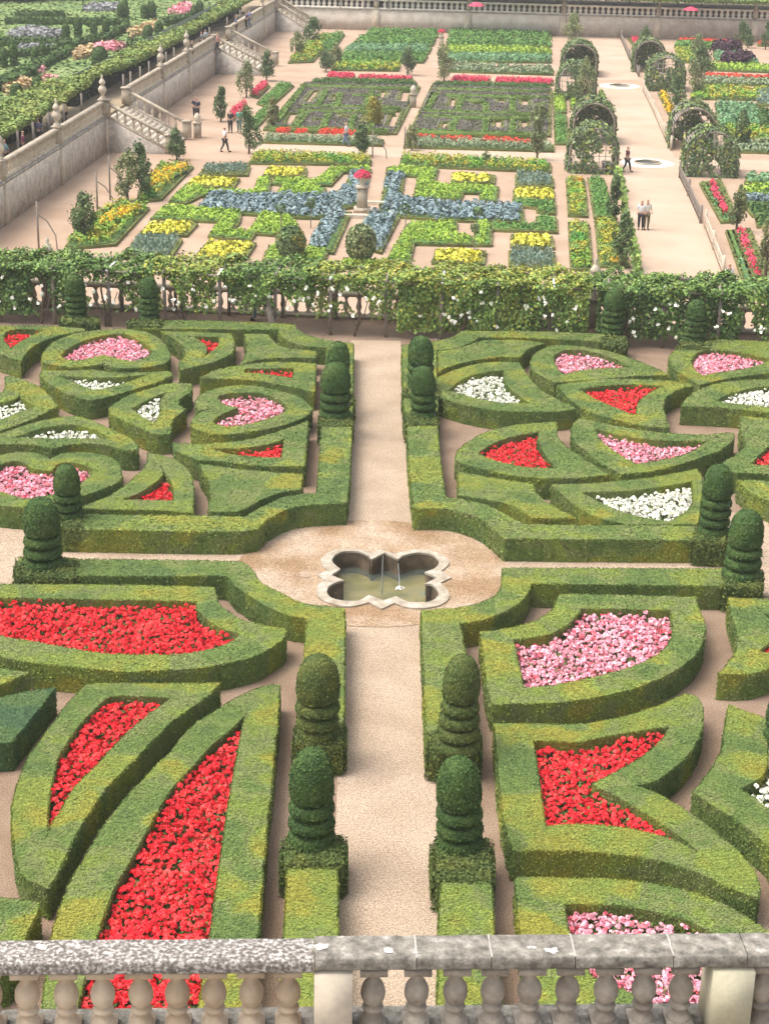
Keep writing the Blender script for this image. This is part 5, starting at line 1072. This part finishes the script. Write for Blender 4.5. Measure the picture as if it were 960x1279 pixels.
# round shrub standards among the cabbages
for px, yb, lab in ((351, 293, 'thin standard rose in the left cabbage arm'), (388, 285, 'thin standard rose near the corner of the left cabbage arm'), (506, 292, 'thin standard rose below the right cabbage arm, by the centre'), (595, 296, 'thin standard rose across the right cabbage arm, middle'), (606, 222, 'thin standard rose at the back of the right half'), (592, 318, 'thin standard rose above the wide yellow bed, right')):
    c = at(px, yb, ZK); e = empty('standard_rose', (*c, ZK), lab, 'rose', 'standard roses in the cabbage plot'); oo = (*c, ZK)
    b = MB(); b.tube([(*c, ZK), (*c, ZK + 1.3)], .03, 5); b.build('stem', m_wood, e, oo); n = 60; D = rng.normal(size=(n, 3)); D /= np.linalg.norm(D, axis=1)[:, None]; b = MB(); b.cards(np.array([*c, ZK + 1.4]) + D * .25, D, .13); b.build('crown', m_t1, e, oo)

# ================================================================ TERRACE PERGOLA AND UPPER LEFT GARDEN
m_tv = mat('terrace_vine_leaves', [(.12, .19, .05), (.18, .25, .06), (.27, .29, .07)], .35, tintamt=.45)
def canopy(s, label, px_posts, z=2.0):
    P = ccw(quad(s, z)); c = P.mean(0); e = empty('terrace_pergola', (*c, ZT), label, 'pergola', 'vine covered pergolas of the terraces'); oo = (*c, ZT)
    n = int(abs(area(P)) * 100); G = fill_points(P, math.sqrt(abs(area(P)) / n), .5); zz = z + .12 * np.sin(G[:, 0] * 1.3) * np.sin(G[:, 1] * .9) + rng.normal(size=len(G)) * .12
    b = MB(); b.cards(np.column_stack([G, zz]), np.tile([0, 0, 1.], (len(G), 1)), .19, 1.3, .6)
    b.prism(offset(P, -.3), z - .12, z - .05, tint=.25, bottom=True)
    E = edge_dist(P, G) < .5; Gd = G[E]
    for _ in range(1): b.cards(np.column_stack([Gd, z - rng.uniform(.0, .28, len(Gd))]), np.tile([0, -1., .3], (len(Gd), 1)), .19, 1.3, .9)
    b.build('vine', m_tv, e, oo)
    for px, py in px_posts: q = at(px, py, ZT); b = MB(); b.box((*q, (z + ZT) / 2), (.13, .13, z - ZT - .1)); b.build('post', m_wood, e, oo)
def wl(x, d=0): return (x, 280 - .7087 * (x - 6) - d)
canopy("-10,177 50,142 115,101 118,92 52,104 -10,136", 'vine covered pergola on the left terrace, nearest stretch before the first stairs', [(5, 215), (24, 203), (43, 191), (62, 178), (81, 166), (103, 151)])
canopy("94,98 125,91 160,80 227,47 257,28 322,-6 340,-14 300,-14 250,24 200,46 160,61 120,84", 'vine covered pergola on the left terrace, long stretch beyond the first stairs', [(155, 125), (164, 121), (176, 114), (187, 107), (198, 100), (208, 94), (218, 88), (235, 76), (262, 60), (284, 46), (300, 36)])
canopy("330,-17 640,-6 1000,4 1000,-14 640,-24 330,-34", 'vine covered pergola behind the far wall', [(x, 9 + (x - 350) * .02) for x in range(425, 985, 30)], z=2.2)
b = MB(); q0, q1 = at(300, -14, ZT) , at(1010, 0, ZT); d = (q1 - q0); L = np.linalg.norm(d); d /= L; nn = np.array([-d[1], d[0]]); b.box((*((q0 + q1) / 2 + nn * 3), ZT + 1.4), (L, 1.6, 2.8), d, tint=.3)
n = 9000; t_ = rng.uniform(0, L, n); P = np.column_stack([q0 + t_[:, None] * d + nn * 2.15, ZT + rng.uniform(0, 2.9, n)]); b.cards(P, np.tile([-nn[0], -nn[1], .3], (n, 1)), .4, 1.3, .9); tag(b.build('backdrop_hedge', m_yew, None, (*((q0 + q1) / 2), ZT)), 'tall dark hedge behind the far pergola along the top of the picture', 'hedge')
for (xa, xb), lb in (((-14, 112), 'added dark screen standing in for the shade under the nearest terrace pergola'), ((150, 330), 'added dark screen standing in for the shade under the long terrace pergola')):
    q0, q1 = S(wall_s(xa, 280 - .7087 * (xa - 6))) + WN * 3.4, S(wall_s(xb, 280 - .7087 * (xb - 6))) + WN * 3.4; d = q1 - q0; L = np.linalg.norm(d); d /= L  # near-black leafy screens, added to make the space under the vines look shaded
    b = MB(); b.box((*((q0 + q1) / 2), ZT + .9), (L, .8, 1.8), d, tint=.2); n = int(L * 60); t_ = rng.uniform(0, L, n); P = np.column_stack([q0 + t_[:, None] * d - WN * .42, ZT + rng.uniform(0, 1.85, n)]); b.cards(P, np.tile([-WN[0], -WN[1], .2], (n, 1)), .2, 1.3, .8)
    tag(b.build('backdrop_hedge', mat('pergola_shade_leaves', [(.015, .03, .015), (.025, .05, .02)], 2, tintamt=.4), None, (*((q0 + q1) / 2), ZT)), lb, 'hedge', 'added shade screens behind the terrace pergolas')
# ground cover of the upper left garden
lawn = MB(); Pl = quad("-60,190 115,100 205,52 330,-10 300,-30 -120,-30", ZT); lawn.prism(Pl, ZT - .1, ZT + .02); Gp = fill_points(ccw(Pl), .38, .5)[:60000]; lawn.cards(np.column_stack([Gp, np.full(len(Gp), ZT + .06)]), np.tile([0, 0, 1.], (len(Gp), 1)), .34, 1.5, .35)
tag(lawn.build('ground_cover', mat('box_mounds', [(.14, .23, .08), (.18, .27, .09), (.22, .30, .10), (.25, .30, .13)], .16, 4, tintamt=.15)), 'low green ground cover of the upper left garden', 'ground cover', kind='stuff')
def strip(s, label, m, h=.45, z=ZT, name='box_hedge', cat='hedge', group='hedges and beds of the upper left garden', sz=.2, dn=45):
    h = min(h, .55)
    P = ccw(quad(s, z + h)); c = P.mean(0); b = MB(); b.prism(P, z, z + h, tint=.35); V, T = b.last_top; b.leaf_tris(V, T, dn, sz, .15); b.leaf_walls(P, z + .05, z + h, dn, sz, .1); tag(b.build(name, m, None, (*c, z)), label, cat, group)
strip("-10,46 92,49 125,42 158,27 160,31 128,48 95,54 -10,51", 'long dark hedge line across the upper left garden, farther one', m_yew, .9)
strip("-10,100 35,80 70,63 88,55 92,60 60,76 30,93 -10,110", 'dark diagonal hedge at the left edge of the upper left garden', m_yew, 1.0)
strip("-10,128 40,130 56,120 58,126 42,135 -10,134", 'dark hedge line at the left edge just above the terrace vines', m_yew, .8)
strip("8,22 160,24 160,26 8,24", 'thin hedge line across the back of the upper left garden', m_yew, .6)
strip("20,14 80,15 80,17 20,16", 'short thin hedge line at the back of the upper left garden', m_yew, .6)
strip("-10,64 30,62 70,57 72,59 32,65 -10,67", 'thin hedge line before the lavender patch at left', m_yew, .5)
strip("160,50 200,48 240,36 242,38 202,52 160,54", 'short hedge line between the dark topiaries near the terrace vines', m_yew, .7)
strip("205,22 300,8 300,10 206,26", 'short hedge line below the pink flower field', m_yew, .6)
m_lav = mat('lavender', [(.22, .24, .22), (.30, .30, .30), (.36, .35, .38)], .6, tintamt=.25)
m_pf = mat('pink_garden_flowers', [(.60, .20, .26), (.75, .32, .38), (.35, .32, .16)], .7, tintamt=.4)
m_of = mat('mixed_garden_flowers', [(.40, .30, .14), (.50, .36, .20), (.22, .30, .10)], .5, tintamt=.4)
for s, l, m in (("10,40 35,33 78,38 70,46 25,46", 'grey lavender patch left of the first topiaries', m_lav), ("105,8 120,4 150,4 148,11 106,12", 'grey lavender patch at the back of the upper left garden', m_lav), ("25,55 60,53 78,54 60,62 30,63", 'grey lavender patch between two hedge lines', m_lav),
                ("35,82 44,79 57,84 52,88 37,87", 'small pink flower patch below the topiary group at left', m_pf), ("54,96 62,94 73,97 64,104 56,102", 'bright pink flower patch near the terrace vines at left', m_pf), ("118,55 135,52 158,54 150,60 120,60", 'pink flower patch right of the big dark topiary', m_pf),
                ("210,14 225,4 238,4 242,12 230,16", 'pink flower field at the back near the far trees', m_pf), ("90,62 115,56 118,66 95,72", 'orange brown flower patch left of the big dark topiary', m_of), ("160,38 195,25 200,32 165,44", 'orange brown flower patch beside the dark topiary pair', m_of), ("2,108 30,96 40,104 10,116", 'orange brown flower patch at the left edge of the upper garden', m_of)):
    strip(s, l, m, .3, name='flower_patch', cat='flower bed', sz=.32, dn=22)
UT = [(83, 30, 52, 10, 1), (98, 21, 49, 10, 2), (118, 28, 50, 9, 3), (133, 24, 50, 9, 4), (151, 3, 32, 9, 5), (157, 0, 32, 10, 6), (5, 60, 86, 11, 7), (18, 55, 84, 10, 8), (45, 58, 80, 12, 9), (54, 54, 80, 10, 10), (125, 58, 88, 20, 11), (22, 104, 136, 16, 12), (48, 95, 126, 13, 13), (185, 31, 53, 12, 14), (199, 26, 50, 11, 15), (181, 6, 25, 10, 16), (190, 2, 25, 11, 17), (243, 7, 28, 9, 18), (250, 1, 26, 10, 19)]
UL_ = ['near the lavender patch, leftmost of a row of four', 'near the lavender patch, second from left of a row of four', 'near the lavender patch, third of a row of four', 'near the lavender patch, rightmost of a row of four', 'left one of a close pair at the back', 'right one of a close pair at the back',
       'at the left edge beside the diagonal hedge', 'second from the left edge beside the diagonal hedge', 'left one of a pair above the pink patch', 'right one of a pair above the pink patch', 'broadest of all, standing by the terrace vines', 'nearest the terrace vines at the left edge', 'right of the nearest one above the terrace vines',
       'left one of a block pair by the terrace vines', 'right one of a block pair by the terrace vines', 'left one of a pair at the rear', 'right one of a pair at the rear', 'left one of the pair beside the pink field', 'right one of the pair beside the pink field']
for (px, yt, yb, wp, i), l in zip(UT, UL_): topiary('dark upper garden topiary, ' + l, px, yt, yb, wp, 2 if wp < 18 else 3, 1.0, z0=ZT, group='dark topiaries of the upper left garden', gap=.55)
# trees behind the top left corner
for i, (px, yb, w_) in enumerate(((-15, 2, 60), (30, 1, 60), (80, -1, 60), (135, -2, 50), (200, -4, 60), (262, -6, 50), (310, -12, 50))):
    tree(px, yb, yb - 45, w_, 'dark woodland tree behind the upper left garden, %s' % ['at the left edge', 'second from the left edge', 'third from the left', 'above the lavender', 'above the block topiaries', 'above the pink field', 'by the far corner'][i], m_yew, ZT, .05, 'broadleaf_tree', 'tree', 'dark trees beyond the upper left garden', 1.6)

# ================================================================ PEOPLE
def skinned(name, J, E, m, parent, origin, lvl=1):
    me = bpy.data.meshes.new(name); me.from_pydata([j[:3] for j in J], E, []); ob = bpy.data.objects.new(name, me); C.objects.link(ob)
    md = ob.modifiers.new('skin', 'SKIN'); md.use_smooth_shade = True
    for i, v in enumerate(me.skin_vertices[0].data):
        r_ = J[i][3]; v.radius = r_ if hasattr(r_, '__len__') else (r_, r_)
    me.skin_vertices[0].data[0].use_root = True
    sb = ob.modifiers.new('sub', 'SUBSURF'); sb.levels = lvl; sb.render_levels = lvl
    dg = bpy.context.evaluated_depsgraph_get(); nm = bpy.data.meshes.new_from_object(ob.evaluated_get(dg)); bpy.data.objects.remove(ob); nm.materials.clear(); nm.materials.append(m)
    o2 = bpy.data.objects.new(name, nm); C.objects.link(o2); o2.parent = parent
    return o2
def cloth(n, c): return mat(n, [tuple(x * .8 for x in c), c], 3, rough=.9)
m_skin = mat('skin', [(.50, .30, .21), (.56, .35, .26)], 3, rough=.6); HAIR = {'dark': mat('dark_hair', [(.03, .02, .015), (.05, .035, .025)], 20), 'grey': mat('grey_hair', [(.35, .33, .31), (.45, .43, .40)], 20), 'fair': mat('fair_hair', [(.35, .24, .12), (.42, .30, .16)], 20)}
_cl = {}
def col(c):
    if c not in _cl: _cl[c] = cloth('cloth', c)
    return _cl[c]
def person(px, py, z, face, walk, shirt, legs, label, hair='dark', h=1.7, arm=0.0):
    p = at(px, py, z); s = h / 1.72; st_ = .24 * walk
    J = [(0, 0, .93, (.145, .10)), (0, 0, 1.14, (.13, .095)), (0, 0, 1.36, (.15, .10)), (0, 0, 1.47, (.06, .06)), (0, .015, 1.54, (.062, .068)), (0, .02, 1.63, (.082, .098)), (0, .015, 1.69, (.06, .075)),
         (.17, 0, 1.40, .058), (.23, -.04 - st_ * .4, 1.14, .043), (.24, .04 + arm - st_ * .6, .92 + arm * .5, .034), (.245, .08 + arm - st_ * .7, .82 + arm * .6, .030),
         (-.17, 0, 1.40, .058), (-.23, -.04 + st_ * .4, 1.14, .043), (-.24, .04 + arm + st_ * .6, .92 + arm * .5, .034), (-.245, .08 + arm + st_ * .7, .82 + arm * .6, .030),
         (.10, 0, .86, .092), (.105, st_ * .55 + .02, .48, .062), (.105, st_ * 1.0 - .02, .09, .042), (.11, st_ + .12, .035, (.045, .03)),
         (-.10, 0, .86, .092), (-.105, -st_ * .35 + .03, .48, .062), (-.105, -st_ * 1.1 - .02, .09 + .04 * walk, .042), (-.11, -st_ * 1.1 + .1, .035 + .01 * walk, (.045, .03))]
    E = [(0, 1), (1, 2), (2, 3), (3, 4), (4, 5), (5, 6), (2, 7), (7, 8), (8, 9), (9, 10), (2, 11), (11, 12), (12, 13), (13, 14), (0, 15), (15, 16), (16, 17), (17, 18), (0, 19), (19, 20), (20, 21), (21, 22)]
    body = skinned('person', J, E, m_skin, None, None); body.location = (*p, z); body.rotation_euler = (0, 0, face); body.scale = (s, s, s)
    tag(body, label, 'person', 'visitors')
    def g(v): 
        r_ = J[v][3]; r_ = r_ if hasattr(r_, '__len__') else (r_, r_); return (*J[v][:3], (r_[0] * 1.13 + .008, r_[1] * 1.13 + .008))
    def sub(name, ids, m):
        mp = {v: i for i, v in enumerate(ids)}; skinned(name, [g(v) for v in ids], [(mp[a], mp[b]) for a, b in E if a in mp and b in mp], m, body, None)
    sub('shirt', [0, 1, 2, 7, 8, 11, 12], col(shirt)); 
    J2 = J[:]; sub('trousers', [0, 15, 16, 17, 19, 20, 21], col(legs))
    hs = [(0, -.01, 1.66, (.09, .10)), (0, -.05, 1.58, (.075, .06))]; skinned('hair', hs, [(0, 1)], HAIR[hair], body, None)
    for v in (18, 22): x_, y_, z_, _ = J[v]; b = MB(); b.tube([(x_, y_ - .13, .05), (x_, y_ - .02, .05), (x_, y_ + .06, .035)], [.045, .05, .035], 6); o_ = b.build('shoe', HAIR['dark']); o_.parent = body
    return body
WH = (.75, .76, .78); DK = (.03, .03, .04); JE = (.14, .20, .32)
person(281, 190, ZK, R(-60), 1, WH, DK, 'person in white shirt and dark trousers walking past the foot of the nearest stairs')
person(288, 166, ZK, R(160), 0, DK, DK, 'person in dark clothes standing beside the red flower border', hair='dark')
person(299, 165, ZK, R(170), 0, (.10, .45, .38), JE, 'person in turquoise top standing beside the red flower border', hair='fair')
person(247, 150, ZK, R(150), 0, (.04, .05, .09), DK, 'person in navy jacket standing close to a companion between the stairs')
person(244, 149, ZK, R(-150), 0, DK, DK, 'person in black leaning over beside the companion in navy', arm=.15)
person(432, 183, ZK, R(80), 1, WH, JE, 'person in white top and jeans walking along the cross path', hair='fair')
person(782, 215, ZK, R(-70), 1, (.09, .02, .03), DK, 'person in dark red top and black trousers walking on the right walk')
person(799, 287, ZK, R(170), 0, WH, DK, 'person in white shirt and black trousers, left one of the couple on the walk', hair='fair', arm=.12)
person(806, 287, ZK, R(-170), 0, (.72, .74, .66), (.15, .14, .08), 'person in pale shirt and olive trousers, right one of the couple on the walk', hair='grey', arm=.12, h=1.75)
person(907, 372, ZK, R(20), 0, WH, DK, 'person in white shirt half hidden behind the vines at right', hair='fair')
person(318, 400, 0.0, R(90), 0, (.65, .12, .12), JE, 'person in red top under the pergola left of the thick trunk')
tp = [(8, 212, (.25, .4, .45), DK, 'person in grey blue at the left edge under the terrace vines'), (30, 200, (.25, .05, .12), DK, 'person in dark red under the terrace vines at left'), (49, 183, (.12, .12, .2), DK, 'person in dark blue under the terrace vines left of the first stone finial'),
      (63, 172, (.5, .5, .55), JE, 'person in pale grey under the terrace vines by the first stone finial'), (82, 158, (.6, .45, .25), DK, 'person in tan near the gap before the first stairs'), (240, 76, (.08, .08, .1), DK, 'person in black striding on the terrace between the two middle finials'),
      (257, 61, (.65, .68, .72), DK, 'person in white on the terrace by the second stairs'), (252, 64, (.2, .25, .3), DK, 'person in grey on the terrace left of the one in white'), (272, 66, (.7, .3, .3), DK, 'person in pink coming onto the second stairs'),
      (295, 42, (.15, .2, .4), DK, 'person in blue on the terrace beyond the second stairs'), (312, 34, (.35, .4, .6), JE, 'person in light blue on the terrace beyond the second stairs'), (308, 36, (.08, .08, .14), DK, 'person in dark clothes on the terrace beside the one in light blue')]
for i, (px, py, c1, c2, l) in enumerate(tp): person(px, py, ZT, R([90, -90, 60, 120][i % 4]), 1 if i % 2 == 0 else 0, c1, c2, l)
for px, lab in ((594, 'red parasol behind the far wall near the middle'), (861, 'red and white parasol behind the far wall at the right')):
    c = at(px, 14 + (px - 350) * .02, ZT); e = empty('parasol', (*c, ZT), lab, 'parasol'); oo = (*c, ZT); b = MB(); b.lathe([(.9, 1.0), (.5, 1.25), (.02, 1.4)], (c[0], c[1], ZT), 8); b.build('canopy', PLM['pinkred'], e, oo); b = MB(); b.tube([(*c, ZT), (*c, ZT + 1.35)], .04); b.build('pole', m_wood, e, oo)

# fallen leaves and twigs on the gravel
n = 900; G = np.column_stack([rng.uniform(-14, 14, n), rng.uniform(19, 62, n)]); fl = MB(); fl.cards(np.column_stack([G, np.full(n, .03)]), np.tile([0, 0, 1.], (n, 1)), .035, 1.8, .25)
tag(fl.build('fallen_leaves', mat('dry_leaves', [(.16, .10, .05), (.26, .18, .09), (.45, .40, .30)], 3, tintamt=.4)), 'scattered dry leaves and clippings on the gravel', 'leaves', kind='stuff')
